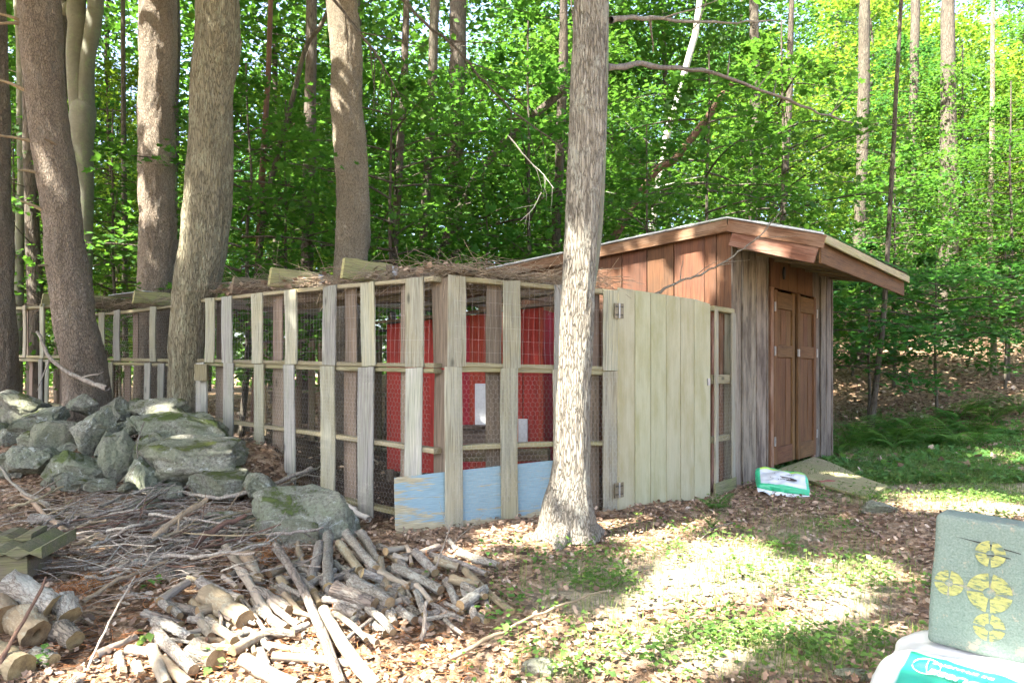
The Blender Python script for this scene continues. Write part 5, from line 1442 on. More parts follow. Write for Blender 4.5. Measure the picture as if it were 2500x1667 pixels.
for (x, y, d, r) in ((2520,1420,2.5,-.02),(2240,1600,2.5,.0),(2330,1655,2.4,.02),(2450,1660,2.4,.02),
                     (1415,700,5.1,.10),(1405,800,5.1,.10),(1400,900,5.1,.08),(1395,1010,5.1,.09),(1385,1100,5.1,.07),(1430,560,5.1,.05),(1420,1170,5.1,.06),
                     (1025,705,5.7,.02),(1020,1080,5.7,-.05),(1050,1170,5.7,-.04),
                     (323,1160,6.2,.06),(60,985,7.1,.16),(440,1035,6.8,.04),(560,1085,6.5,.03),(380,990,7.2,.06),
                     (1700,610,7.6,.13),(1560,640,8.1,.16),(1490,650,8.3,.13),(1650,560,7.7,.07),(1620,690,7.8,.1),(1450,640,8.5,.12),(1850,580,7.1,.12),
                     (815,80,9.8,.2),(815,200,9.8,.25),(820,330,9.8,.12),(355,60,10.2,.2),(352,200,10.2,.22),(350,300,10.2,.1),(352,520,10.2,.14),(450,480,8.0,.1),(445,560,8.0,.1),
                     (85,620,11.5,.5),(560,1000,12.0,.6),(760,690,7.0,.12)):
    fleck(P(x, y, d), r)
FL = np.array(FLECK)
def lit(q):
    gx_ = q[:, 0] - SUNV.x / SUNV.z * q[:, 2]; gy_ = q[:, 1] - SUNV.y / SUNV.z * q[:, 2]
    hit = np.zeros(len(q), bool)
    for (a, b, r) in FL: hit |= ((gx_ - a) ** 2 + (gy_ - b) ** 2) < (r + 0.17) ** 2
    return hit

# ---- big trunks of the photograph
BIG = [
 ('pine', 'reddish pine trunk cut by the left edge of the view', [(-22,300,74),(-12,600,84),(-8,985,94)], 8.8, 'bark_pine', 16, ()),
 ('pine', 'leaning brown pine trunk in front of the fence at the left', [(97,0,90),(110,230,82),(135,383,86),(162,574,84),(170,640,92),(188,779,94),(203,898,99),(212,1002,107)], 8.2, 'bark_pine', 17, ()),
 ('pine', 'straight dark pine trunk behind the fence between leaning pine and big maple', [(388,0,84),(383,230,81),(382,560,85),(381,713,84)], 10.4, 'bark_pine', 18, ((6.2, -1.2, 0.2, 0.05),)),
 ('maple', 'big knotted maple trunk in front of the fence at the left', [(534,0,101),(533,110,106),(521,230,97),(510,383,106),(498,574,108),(493,650,106),(468,779,88),(455,898,78),(450,990,80)], 8.2, 'bark_maple', 16, ()),
 ('pine', 'thick pine trunk rising behind the long fence side', [(838,0,72),(843,230,73),(855,383,80),(857,574,84),(852,660,80)], 9.9, 'bark_pine', 18, ()),
 ('maple', 'pale grey tree with flaking bark in the middle, in front of the fence', [(1437,0,80),(1436,236,88),(1428,420,84),(1422,590,80),(1414,760,82),(1401,937,80),(1396,1070,84),(1388,1163,96),(1378,1240,128),(1376,1310,165)], 5.25, 'bark_centre', 15, ((3.25, 1.0, 0.08, 0.12),)),
]
bigobj = []
for k, (nm, lab, pts, d, mt, zt_, kn) in enumerate(BIG):
    path, rad = px_trunk(pts, d, zt_)
    if k == 3: kn = ((P(540,110,8.2).z, 1.95, 0.13, 0.16), (P(500,180,8.2).z, 1.1, 0.14, 0.15), (P(495,510,8.2).z, 1.5, 0.12, 0.10))
    me, P3, R = trunk_mesh('trunk', path, rad, M[mt], 64, 340, 0.075 if mt != 'bark_pine' else 0.06, 2.6 if mt != 'bark_pine' else 7.0, 7.5, 40 + k, kn)
    o0 = Vector((path[0].x, path[0].y, gzf(path[0].x, path[0].y)))
    th = thing(nm + '_tree', o0, lab, 'tree')
    me.transform(Matrix.Translation(-o0)); obj('trunk', me, th, Matrix.Translation(o0))
    bigobj.append((th, o0, path))
# spare roots and second stem of the middle tree
th, o0, path = bigobj[5]
me, _, _ = trunk_mesh('second_stem', [P(1436,760,5.38), P(1452,560,5.38), P(1462,236,5.38), P(1466,0,5.38), P(1470,-500,5.38)], [0.03,0.05,0.062,0.064,0.06], M['bark_beech'], 24, 60, 0.03, 2, 3, 71)
me.transform(Matrix.Translation(-o0)); obj('second_stem', me, th, Matrix.Translation(o0))
for q, (x, y) in enumerate(((1300, 1318), (1450, 1330), (1360, 1345), (1480, 1300))):
    e_ = G(x, y); s_ = P(1376, 1270, 5.25)
    me, _, _ = trunk_mesh('root', [s_, (s_ + e_) / 2 + UP * 0.01, e_ - UP * 0.03], [0.10, 0.07, 0.03], M['bark_centre'], 14, 16, 0.05, 3, 3, 80 + q)
    me.transform(Matrix.Translation(-o0)); obj('root', me, th, Matrix.Translation(o0))
# dead stubs on the leaning pine
th, o0, path = bigobj[1]
for q, (x0, y0, x1, y1) in enumerate(((60,62,-20,30),(68,232,-20,190),(115,360,-20,328),(95,430,45,415),(115,530,50,490),(130,655,92,648),(60,62,-20,60),(140,370,110,340))):
    a, b_ = P(x0 + 14, y0, 8.15), P(x1, y1, 7.9)
    me, _, _ = trunk_mesh('dead_stub', [a, (a + b_) / 2 + UP * 0.02, b_], [0.022, 0.018, 0.009], M['deadlimb'], 8, 12, 0.05, 3, 3, 90 + q)
    me.transform(Matrix.Translation(-o0)); obj('dead_stub', me, th, Matrix.Translation(o0))
# forked beech behind the fence at the left
path, rad = px_trunk([(206,640,36),(204,460,44),(198,345,56),(200,270,58)], 11.4, 0)
o0 = Vector((path[0].x, path[0].y, gzf(path[0].x, path[0].y)))
th = thing('beech_tree', o0, 'smooth grey-green beech forking in two behind the leaning pine', 'tree')
me, _, _ = trunk_mesh('trunk', path + [P(202,240,11.4)], rad + [0.12], M['bark_beech'], 28, 90, 0.02, 1, 2, 61)
me.transform(Matrix.Translation(-o0)); obj('trunk', me, th, Matrix.Translation(o0))
for (pp, q) in (([(196,290,40),(186,150,42),(190,60,42),(186,-60,40)], 1), ([(206,290,42),(214,150,33),(230,40,36),(236,-80,34)], 2), ([(188,90,24),(170,20,22),(150,-60,20)], 3)):
    me, _, _ = trunk_mesh('stem', [P(x, y, 11.4) for x, y, w in pp] + [P(pp[-1][0] + 10 * q, -900, 11.4)], [w / 2 / FPX * 11.4 for x, y, w in pp] + [0.06], M['bark_beech'], 20, 60, 0.02, 1, 2, 62 + q)
    me.transform(Matrix.Translation(-o0)); obj('stem', me, th, Matrix.Translation(o0))
bigobj.append((th, o0, path))
# thinner trunks one can tell apart behind the fence
THIN = [
 ('slim grey maple standing left of the sky gap', [(985,231,18),(975,400,19),(962,623,19)], 13.5, 'bark_dark'),
 ('dark slim tree right of the slim grey maple', [(1062,0,22),(1052,300,22),(1030,630,20)], 15.5, 'bark_dark'),
 ('dark thick pine in front of the sky gap', [(1120,0,40),(1112,300,40),(1108,640,38)], 17.5, 'bark_dark'),
 ('dark pine stem left of the thick pine trunk', [(757,250,28),(754,450,30),(752,650,30)], 14.5, 'bark_dark'),
 ('thin reddish sapling stem between maple and pine', [(658,96,12),(647,306,14),(633,597,16)], 13.0, 'redlimb'),
 ('thin curved grey stem leaning right between maple and pine', [(796,38,10),(750,110,11),(708,268,12),(666,421,13),(635,597,13)], 12.6, 'bark_dark'),
 ('leaning dead trunk crossing behind the middle tree', [(1420,185,16),(1392,206,18),(1210,370,20),(1130,500,24),(1076,632,26)], 14.2, 'bark_dark'),
 ('pale birch stem leaning right of the middle tree', [(1700,60,15),(1690,110,15),(1650,260,16),(1612,420,17)], 16.0, 'bark_birch'),
 ('dark slender trunk close left behind the middle tree', [(1375,120,22),(1368,350,22),(1358,600,22)], 15.0, 'bark_dark'),
 ('reddish dead limb leaning above the shed roof', [(1790,195,16),(1740,270,18),(1650,385,18),(1560,480,18)], 14.0, 'redlimb'),
 ('broad grey trunk on the hillside right of the shed roof', [(2315,480,42),(2315,650,44),(2312,830,46)], 20.0, 'bark_dark'),
 ('sunlit pale stem on the hillside at the right', [(2422,300,11),(2418,582,12),(2425,800,13)], 17.0, 'bark_maple'),
 ('thin dark sapling stem right of the shed', [(2160,720,12),(2145,880,13),(2125,1050,16)], 13.0, 'bark_dark'),
 ('grey slim stem at the far left behind the fence', [(42,0,20),(50,115,20),(52,400,18),(48,574,20)], 12.0, 'bark_beech'),
 ('pale sunlit trunk at the far left behind the fence', [(70,268,28),(77,500,30),(85,740,36)], 11.8, 'bark_dark'),
 ('dark trunk half hidden by the leaning pine', [(152,40,26),(150,150,26),(148,400,24)], 14.0, 'bark_dark'),
 ('slim trunk over the middle of the shed roof', [(1925,260,16),(1918,400,16),(1912,540,16)], 16.5, 'bark_dark'),
 ('grey trunk rising behind the shed ridge', [(1840,0,22),(1842,250,22),(1836,500,24)], 18.5, 'bark_dark'),
 ('grey trunk beyond the eave of the shed', [(2110,100,26),(2105,400,26),(2098,640,28)], 19.0, 'bark_dark'),
 ('slim dark trunk at the upper right', [(2235,0,20),(2230,300,20),(2222,600,22)], 22.0, 'bark_dark'),
 ('slim trunk left of the straight dark pine', [(300,0,10),(302,300,11),(305,650,12)], 15.0, 'bark_dark'),
 ('pale stem squeezed beside the big maple', [(428,560,16),(432,640,18),(430,700,18)], 13.0, 'bark_beech'),
]
for k, (lab, pts, d, mt) in enumerate(THIN):
    lean = 'limb' in lab or 'leaning dead' in lab
    path, rad = px_trunk(pts, d, (0 if lean else 13 + (k % 4)), 1.15, rtop=0.5)
    path = [p_ + Vector((0, 0, 0)) for p_ in path]
    me, P3, R = trunk_mesh('trunk', path, rad, M[mt], 18, 70, 0.05, 3, 3, 130 + k)
    o0 = Vector((path[0].x, path[0].y, gzf(path[0].x, path[0].y)))
    th = thing('slim_tree', o0, lab, 'tree', 'slim trunks behind the fence')
    me.transform(Matrix.Translation(-o0)); obj('trunk', me, th, Matrix.Translation(o0))
    if not lean:
        g = np.random.default_rng(700 + k); parts = []
        for q in range(6):      # bare side twigs
            z = g.uniform(2.0, 7.0); i = int(np.argmin(np.abs(P3[:, 2] - z))); az = g.uniform(0, 6.28); L = g.uniform(0.5, 1.6)
            s = np.linspace(0, 1, 6)[:, None]; dd = np.array([math.cos(az), math.sin(az), g.uniform(0.0, 0.5)])
            parts.append(tube_arrays(P3[i][None, :] + s * L * dd[None, :] + g.normal(0, 0.02, (6, 3)) * s, np.linspace(0.012, 0.004, 6), 4))
        V, F = tubes_join(parts)
        obj('bare_twigs', npmesh('bare_twigs', V - np.array(o0)[None, :], F, [M[mt]]), th, Matrix.Translation(o0))['kind'] = 'stuff'

# ---- long arching boughs in front of the green
for q, (pts, r0, lab) in enumerate((
   ([P(1480,165,5.6), P(1600,160,6.6), P(1760,185,7.6), P(1960,260,8.6), P(2080,300,9.2)], .028, 'long arching bough reaching right from the middle tree'),
   ([P(1490,50,5.6), P(1580,45,6.4), P(1750,55,7.4), P(1900,50,8.4)], .022, 'upper bough reaching right from the middle tree'),
   ([P(800,-20,8.0), P(860,60,8.0), P(930,150,8.1), P(975,235,8.2)], .018, 'dark drooping bough beside the thick pine trunk'),
   ([P(975,-10,8.6), P(1040,60,8.6), P(1115,120,8.7), P(1190,210,8.8), P(1290,300,8.9), P(1385,370,9.0)], .022, 'brown bough slanting down towards the middle tree'),
   ([P(1240,330,8.0), P(1290,390,8.0), P(1330,430,8.0), P(1352,460,8.0)], .008, 'bare pale twig hanging left of the middle tree'),
   ([P(1322,470,7.8), P(1300,510,7.8), P(1270,540,7.8)], .006, 'small forked pale twig low left of the middle tree'))):
    stick(pts, r0, r0 * 0.35, ('stick', 'stick', 'bark_dark', 'bark_dark', 'bleach', 'bleach')[q], lab, None, name='bough', cat='bough', twigs=(6, 6, 8, 10, 5, 3)[q], seed=300 + q, tw_len=0.6 if q < 4 else 0.25, sides=8)

# ---- added shade canopy: unseen leaf slab above the frame, shared out to nearest trunks
CAN = [(bigobj[0][0], bigobj[0][1]), (bigobj[1][0], bigobj[1][1]), (bigobj[3][0], bigobj[3][1]), (bigobj[5][0], bigobj[5][1]), (bigobj[4][0], bigobj[4][1])]
for k, (x, y, lab) in enumerate(((-9.5, 3.5, 'unseen tall maple added at the left to shade the stone wall'), (-12.5, -1.0, 'unseen tall maple added at the far left to shade the yard'),
                                 (-5.5, -1.8, 'unseen tall maple added behind the camera to the left, shading the firewood'), (-13.5, 8.0, 'unseen tall shade maple added far outside the view at the left'),
                                 (3.2, -2.4, 'unseen tall shade maple added behind the camera to the right'), (-8.0, -5.5, 'unseen tall shade maple added behind the camera at the far left'))):
    o0 = Vector((x, y, gzf(x, y)))
    th = thing('maple_tree', o0, lab, 'tree', 'unseen maples added for shade')  # added tree, unseen, there to shade the scene
    me, _, _ = trunk_mesh('trunk', [(0, 0, -0.1), (0.1, 0, 3), (-0.1, 0.1, 7), (0.1, 0, 11), (0, 0, 15)], [0.28, 0.22, 0.19, 0.13, 0.05], M['bark_maple'], 24, 80, 0.05, 3, 5, 400 + k)
    obj('trunk', me, th, Matrix.Translation(o0))
    CAN.append((th, o0))
NL = 138000
g = np.random.default_rng(99)
q = np.stack([g.uniform(-15, 8.0, NL), g.uniform(-4.0, 12.4, NL), g.uniform(8.2, 13.5, NL)], -1)
keep = (fbm(q * 0.75, 31, 3) > -0.5) & ~(q[:, 2] < 1.6 + 0.56 * q[:, 1] + 0.5) & ~((q[:, 0] > 4) & (q[:, 1] < 4)) & ~((q[:, 1] > 8.6) & (g.random(NL) < 0.66))
q = q[keep]; q = q[~lit(q)]  # holes cut along the sun rays to place the sun patches
nrm = g.normal(0, 0.5, (len(q), 3)); nrm[:, 2] += 1; tip = g.normal(size=(len(q), 3)); tip[:, 2] -= 0.3
sz = g.uniform(0.18, 0.32, len(q))
own = np.argmin(np.stack([np.hypot(q[:, 0] - o0.x, q[:, 1] - o0.y) for _, o0 in CAN], 0), 0)
for k, (th, o0) in enumerate(CAN):
    s = own == k
    if s.sum() < 30: continue
    V, F = leaf_verts(q[s] - np.array(o0)[None, :], nrm[s], tip[s], sz[s], LEAF_D)
    obj('crown', npmesh('crown', V, F, [M['leaf_a']]), th, Matrix.Translation(o0))  # slab leaves hung on this trunk to cast the shade
    gg = np.random.default_rng(500 + k); idx = np.nonzero(s)[0]; parts = []
    for j in range(9):
        e = q[gg.choice(idx)] - np.array(o0); b0 = np.array([0, 0, min(9.5, e[2] - 1.5)])
        sN = np.linspace(0, 1, 7)[:, None]; parts.append(tube_arrays(b0 + (e - b0)[None, :] * sN + gg.normal(0, 0.08, (7, 3)) * sN, np.linspace(0.06, 0.015, 7), 6))
    V, F = tubes_join(parts); obj('limbs', npmesh('limbs', V, F, [M['bark_maple']], True), th, Matrix.Translation(o0))

# ---- understory and forest trees behind: a few kinds, copied
def proto(kind, seed):
    if kind == 'sapling':   cr = crown(seed, 0.9, 4.6, 1.7, 36, 92, 0.092, LEAF_M, 0.3, 0.07, 0.4); H, r0, lm = 4.9, 0.035, 'leaf_a'
    elif kind == 'low':     cr = crown(seed, 0.9, 2.6, 1.7, 22, 120, 0.10, LEAF_M, 0.12, 0.05, 0.3); H, r0, lm = 2.8, 0.028, 'leaf_b'
    elif kind == 'under':   cr = crown(seed, 1.6, 9.0, 2.9, 70, 130, 0.13, LEAF_D, 0.25, 0.12, 0.45); H, r0, lm = 9.6, 0.07, 'leaf_a'
    elif kind == 'under2':  cr = crown(seed, 2.4, 11.0, 3.1, 76, 125, 0.14, LEAF_D, 0.3, 0.14, 0.5); H, r0, lm = 11.6, 0.08, 'leaf_b'
    elif kind == 'bright':  cr = crown(seed, 2.0, 10.0, 3.0, 70, 125, 0.14, LEAF_D, 0.3, 0.14, 0.5); H, r0, lm = 10.6, 0.07, 'leaf_y'
    elif kind == 'high':    cr = crown(seed, 9.5, 17.5, 4.6, 80, 110, 0.24, LEAF_D, 0.35, 0.3, 0.55); H, r0, lm = 18.0, 0.15, 'leaf_a'
    else:                   cr = crown(seed, 5.0, 17.0, 4.2, 95, 120, 0.20, LEAF_D, 0.35, 0.22, 0.55); H, r0, lm = 18.0, 0.17, 'leaf_a'
    (V, F), (BV, BF) = cr
    lme = npmesh('crown', V, F, [M[lm]])
    g = np.random.default_rng(seed + 1); n = 8; z = np.linspace(-0.15, H, n)
    tm, _, _ = trunk_mesh('trunk', np.stack([np.cumsum(g.normal(0, 0.05, n)) * H / 10, np.cumsum(g.normal(0, 0.05, n)) * H / 10, z], -1), np.linspace(r0, r0 * 0.25, n), M['bark_dark'], 12, 40, 0.05, 3, 3, seed)
    bm_ = npmesh('limbs', BV, BF, [M['bark_dark']])
    return tm, bm_, lme
PRO = {k: [proto(k, 800 + 20 * i + j) for j in range(n)] for i, (k, n) in enumerate((('sapling', 3), ('low', 2), ('under', 3), ('under2', 2), ('bright', 2), ('tall', 3), ('high', 2)))}
def plant(kind, x, y, s, label, group, rz=None, j=None):
    j = j if j is not None else random.randrange(len(PRO[kind])); tm, bm_, lm = PRO[kind][j]
    Mx = Matrix.Translation((x, y, gzf(x, y) - 0.05)) @ Matrix.Rotation(rz if rz is not None else random.uniform(0, 6.28), 4, 'Z') @ Matrix.Scale(s, 4)
    nm = {'sapling': 'maple_sapling', 'low': 'low_shrub_tree', 'tall': 'forest_tree', 'high': 'forest_tree', 'bright': 'understory_tree', 'under': 'understory_tree', 'under2': 'understory_tree'}[kind]
    th = thing(nm, None, label, 'tree', group, M=Mx)
    obj('trunk', tm, th, Mx); obj('limbs', bm_, th, Mx); obj('crown', lm, th, Mx)
    return th
SAP = [(590, 11.6, 'sapling', 1.25, 'maple sapling with bright leaves just right of the big maple'), (700, 13.2, 'sapling', 1.25, 'maple sapling left of the thick pine trunk'),
       (960, 11.6, 'sapling', 1.3, 'maple sapling right of the thick pine trunk'), (1180, 13.4, 'sapling', 1.1, 'maple sapling left of the middle tree'),
       (1290, 13.5, 'sapling', 1.6, 'taller maple sapling behind the middle tree'), (1590, 11.2, 'sapling', 1.05, 'maple sapling with light leaves leaning over the shed roof'),
       (1720, 13.0, 'sapling', 1.45, 'maple sapling behind the shed ridge'), (1900, 15.0, 'sapling', 1.7, 'maple sapling behind the right end of the shed roof'),
       (2120, 13.4, 'low', 1.15, 'low spreading maple right of the shed door'), (2290, 14.2, 'low', 1.2, 'low spreading maple on the hillside foot'),
       (2180, 16.5, 'sapling', 1.2, 'maple sapling on the slope beyond the shed'), (2450, 15.5, 'low', 1.25, 'low spreading maple at the right edge'),
       (2080, 18.0, 'low', 1.3, 'low spreading maple deep behind the shed eave'), (280, 13.0, 'sapling', 1.2, 'maple sapling between leaning pine and dark pine'), (20, 12.5, 'sapling', 1.2, 'maple sapling at the left edge behind the fence')]
for k, (x, d, kind, s, lab) in enumerate(SAP):
    p = P(x, 900, d); plant(kind, p.x, p.y, s, lab, 'saplings behind the fence', j=k % len(PRO[kind]))
rg = random.Random(11); placed = []
def try_place(n, ylo, yhi, kinds, smin, smax, mind, label, group, bias=None):
    c = 0; tries = 0
    while c < n and tries < 6000:
        tries += 1
        y = rg.uniform(ylo, yhi); x = rg.uniform(-0.80 * y - 2.5, 0.80 * y + 2.5)
        if any((x - a) ** 2 + (y - b) ** 2 < mind ** 2 for a, b in placed): continue
        sx_ = (Vector((x, y, 0)) - C0); a_, b_ = sx_.dot(E1), sx_.dot(E2)
        if -1.5 < a_ < 5.2 and -2.2 < b_ < 5.5: continue
        pxx = CX + x / y * FPX
        if (abs(pxx - 1085) < 110 or abs(pxx - 1620) < 90 or abs(pxx - 1960) < 40) and y > 17 and rg.random() < 0.75: continue
        if kinds == ('high',) and pxx > 1650: continue
        kind = rg.choice(kinds)
        if bias: kind = bias(x, y, kind)
        placed.append((x, y)); plant(kind, x, y, rg.uniform(smin, smax), label[kind] if isinstance(label, dict) else label, group); c += 1
def sunny(x, y, kind):  # places the sun-coloured leaves where the wood looks sunlit
    if kind == 'bright' and abs(x) < 0.35 * y and rg.random() < 0.6: return 'under'
    if x > 0.42 * y and rg.random() < 0.42: return 'bright'
    if x < -0.35 * y and rg.random() < 0.3: return 'bright'
    return kind
LABS = {'under': 'green understory tree in the dense wood behind the fence and shed', 'under2': 'deep green understory tree in the dense wood behind the fence and shed',
        'bright': 'yellow-green sunlit understory tree in the dense wood behind the fence and shed', 'tall': 'tall forest tree rising out of the view in the dense wood'}
try_place(8, 13, 27, ('high',), 0.9, 1.15, 3.2, 'added tall straight forest tree whose crown is above the view', 'tall straight trees of the wood')  # added so their high crowns dim the sun on the wood
try_place(30, 16.0, 26, ('under', 'under2', 'under', 'bright'), 0.7, 1.05, 1.7, LABS, 'understory trees of the wood', sunny)
try_place(38, 23, 40, ('under', 'under2', 'bright', 'under'), 0.9, 1.35, 2.2, LABS, 'understory trees of the wood', sunny)
try_place(24, 20, 44, ('tall',), 0.85, 1.15, 3.0, LABS, 'tall trees of the wood')
ORD = 'first second third fourth fifth sixth seventh eighth ninth tenth eleventh twelfth thirteenth fourteenth fifteenth sixteenth'.split()
# tell the forest trees apart by the landmarks they stand between
MARKS = [(-999, 'the left edge'), (190, 'the leaning pine'), (383, 'the straight dark pine'), (515, 'the big maple'), (850, 'the thick pine'), (1110, 'the sky gap'), (1430, 'the grey middle tree'),
         (1650, 'the pale birch'), (1840, 'the shed ridge'), (2100, 'the shed eave'), (2315, 'the broad hillside trunk'), (9999, 'the right edge')]
byl = {}
for o in list(bpy.data.objects):
    if o.get('group') in ('understory trees of the wood', 'tall trees of the wood', 'tall straight trees of the wood') and o.parent is None:
        w_ = WM[o.name].translation; px_ = CX + w_.x / w_.y * FPX
        i_ = max(k for k, m_ in enumerate(MARKS) if m_[0] <= px_)
        dist = 'near' if w_.y < 19 else ('deeper' if w_.y < 28 else 'farthest')
        kind_ = o['label'].split(' tree')[0].replace('tall straight forest', 'tall straight').replace('tall forest', 'tall leafy')
        byl.setdefault('%s %s tree between %s and %s' % (dist, kind_, MARKS[i_][1][4:], MARKS[i_ + 1][1][4:]), []).append((px_, o))
for lab, os_ in byl.items():
    os_.sort(key=lambda q_: q_[0])
    w3 = {1: [''], 2: ['left-hand ', 'right-hand '], 3: ['left-hand ', 'middle ', 'right-hand ']}.get(len(os_), ['%s from left, ' % ORD[k] for k in range(len(os_))])
    for (px_, o), a_ in zip(os_, w3): o['label'] = a_ + lab
# far wood, one mass
g = np.random.default_rng(5); NF = 42000
yy = g.uniform(44, 70, NF); xx = g.uniform(-1.05, 1.05, NF) * yy; zz = gz(xx, yy) + g.random(NF) ** 1.4 * 10
q = np.stack([xx, yy, zz], -1); q = q[fbm(q * 0.28, 77, 3) > -0.3]
n = g.normal(0, 0.6, (len(q), 3)); n[:, 2] += 0.8
V, F = leaf_verts(q, n, g.normal(size=(len(q), 3)), g.uniform(0.3, 0.7, len(q)), LEAF_D)
tag(obj('far_wood', npmesh('far_wood', V, F, [M['leaf_a']])), 'far-off green wood closing the view', None, kind='stuff')

# ================================================================== GROUND COVER
def scatter(n, xlo, xhi, ylo, yhi, seed):
    g = np.random.default_rng(seed); y = ylo + (yhi - ylo) * g.random(n) ** 1.3; x = g.uniform(xlo, xhi, n) * (0.35 + 0.65 * y / yhi)
    return x, y, g
_dl = [(0, 0), (.2, .12), (.34, .3), (.22, .45), (.36, .68), (.14, .78), (0, 1.0), (-.16, .76), (-.34, .62), (-.2, .42), (-.32, .26), (-.18, .1)]
DEADT = (np.array([(x, y, 0.5 * x * x + 0.28 * (y - 0.5) ** 2) for x, y in _dl] + [(0, 0.5, -0.02)]), np.array([(k, (k + 1) % 12, 12) for k in range(12)]))
DEAD4 = (np.array([(0, 0, .06), (.36, .45, .12), (0, 1, .05), (-.34, .5, .10), (0, .5, -.02)]), np.array([(0, 1, 4), (1, 2, 4), (2, 3, 4), (3, 0, 4)]))
def litter(name, label, n, xlo, xhi, ylo, yhi, seed, lo, hi, tpl, thin=0.8):
    x, y, g = scatter(n, xlo, xhi, ylo, yhi, seed)
    t = turf_sunpatch(x, y); k = (g.random(n) > t * thin) & (g.random(n) > in_run(x, y) * 0.85)
    x, y = x[k], y[k]; n = len(x)
    z = gz(x, y) + g.uniform(0.006, 0.03, n)
    nm = g.normal(0, 0.42, (n, 3)); nm[:, 2] += 1; flip = g.random(n) < 0.4; nm[flip] *= -1
    V, F = leaf_verts(np.stack([x, y, z], -1), nm, g.normal(size=(n, 3)), g.uniform(lo, hi, n), tpl)
    tag(obj(name, npmesh(name, V, F, [M['dead']])), label, None, kind='stuff')
litter('leaf_litter', 'brown fallen leaves covering the ground round fence and firewood', 18000, -7.5, 7.5, 2.4, 9.5, 41, 0.022, 0.058, DEADT, 0.95)
litter('leaf_litter', 'small crumbled brown leaves between the larger fallen ones', 42000, -7.5, 7.5, 2.2, 9.5, 43, 0.018, 0.045, DEAD4, 0.9)
litter('leaf_litter', 'brown fallen leaves on the slope and forest floor behind', 26000, -17, 20, 8.5, 26, 42, 0.07, 0.15, DEAD4, 0.5)
# leaves gathered on the run roof
g = np.random.default_rng(60); n = 450
t = g.random(n); o = np.abs(g.normal(0.25, 0.45, n)); pp = np.array(KA)[None, :2] + t[:, None] * (np.array(KB) - np.array(KA))[None, :2] + o[:, None] * np.array(RD)[None, :2]
c = np.column_stack([pp, 2.06 + 0.06 * t + g.random(n) * 0.05]); nm = g.normal(0, 0.5, (n, 3)); nm[:, 2] += 1
V, F = leaf_verts(c, nm, g.normal(size=(n, 3)), g.uniform(0.04, 0.09, n), DEAD4)
tag(obj('roof_litter', npmesh('roof_litter', V, F, [M['dead']])), 'brown leaves caught on top of the wire run', None, kind='stuff')
# grass
def grass(name, label, n, xlo, xhi, ylo, yhi, seed, h0, h1, w, pw=1.5):
    x, y, g = scatter(n, xlo, xhi, ylo, yhi, seed)
    cl = 0.5 + 0.5 * fbm(np.stack([x * 2.3, y * 2.3, x * 0], -1), 12, 3)
    k = g.random(n) < turf_sunpatch(x, y) ** pw * np.clip(cl * 1.6, 0, 1.2) * (1 - 0.6 * bare(x, y)); x, y = x[k], y[k]; n = len(x)
    az = g.uniform(0, 6.28, n); h = g.uniform(h0, h1, n); lean = g.uniform(0.1, 0.8, n) * h
    b = np.stack([x, y, gz(x, y) - 0.004], -1); d = np.stack([np.cos(az), np.sin(az), az * 0], -1); s = np.stack([-np.sin(az), np.cos(az), az * 0], -1) * (w * g.uniform(0.6, 1.3, n))[:, None]
    m1 = b + d * lean[:, None] * 0.35; m1[:, 2] += h * 0.6
    t = b + d * lean[:, None]; t[:, 2] += h * 0.95
    V = np.stack([b - s, b + s, m1 + s * 0.7, m1 - s * 0.7, t], 1).reshape(-1, 3)
    o = (np.arange(n) * 5)[:, None]
    F = np.concatenate([o + np.array([0, 1, 2]), o + np.array([0, 2, 3]), o + np.array([3, 2, 4])], 0)
    tag(obj(name, npmesh(name, V, F, [M['grass']])), label, None, kind='stuff')
grass('grass', 'thin green grass of the sunlit yard', 90000, -1.5, 6.5, 2.0, 8.5, 51, 0.03, 0.10, 0.0018)
grass('grass', 'longer grass in front of the hillside ferns', 50000, 3, 13, 8, 15, 52, 0.06, 0.16, 0.004, 0.7)
# broad-leaved weeds
def weeds(name, label, n, xlo, xhi, ylo, yhi, seed, lo, hi, pw=1.4):
    x, y, g = scatter(n, xlo, xhi, ylo, yhi, seed)
    cl = fbm(np.stack([x * 1.9, y * 1.9, x * 0 + 4], -1), 14, 3)
    k = g.random(n) < turf_sunpatch(x, y) ** pw * np.clip(cl * 2 + 0.7, 0, 1) * (1 - 0.85 * bare(x, y)); x, y = x[k], y[k]
    rep = 4; x, y = np.repeat(x, rep), np.repeat(y, rep); n = len(x); r = g.uniform(0.005, 0.05, n); az = g.uniform(0, 6.28, n)
    c = np.stack([x + np.cos(az) * r, y + np.sin(az) * r, 0 * x], -1); c[:, 2] = gz(c[:, 0], c[:, 1]) + g.uniform(0.01, 0.08, n)
    nm = g.normal(0, 0.35, (n, 3)); nm[:, 2] += 1; tp = np.stack([np.cos(az), np.sin(az), az * 0 - 0.1], -1)
    V, F = leaf_verts(c, nm, tp, g.uniform(lo, hi, n), LEAF_D)
    V[:, :] = V
    tag(obj(name, npmesh(name, V, F, [M['weed']])), label, None, kind='stuff')
weeds('ground_cover', 'low broad-leaved weeds growing in the yard', 20000, -1.5, 6.5, 2.0, 8.0, 53, 0.02, 0.046)
weeds('ground_cover', 'low green plants at the foot of the hillside', 14000, 3, 13, 8, 15, 54, 0.05, 0.11, 0.9)
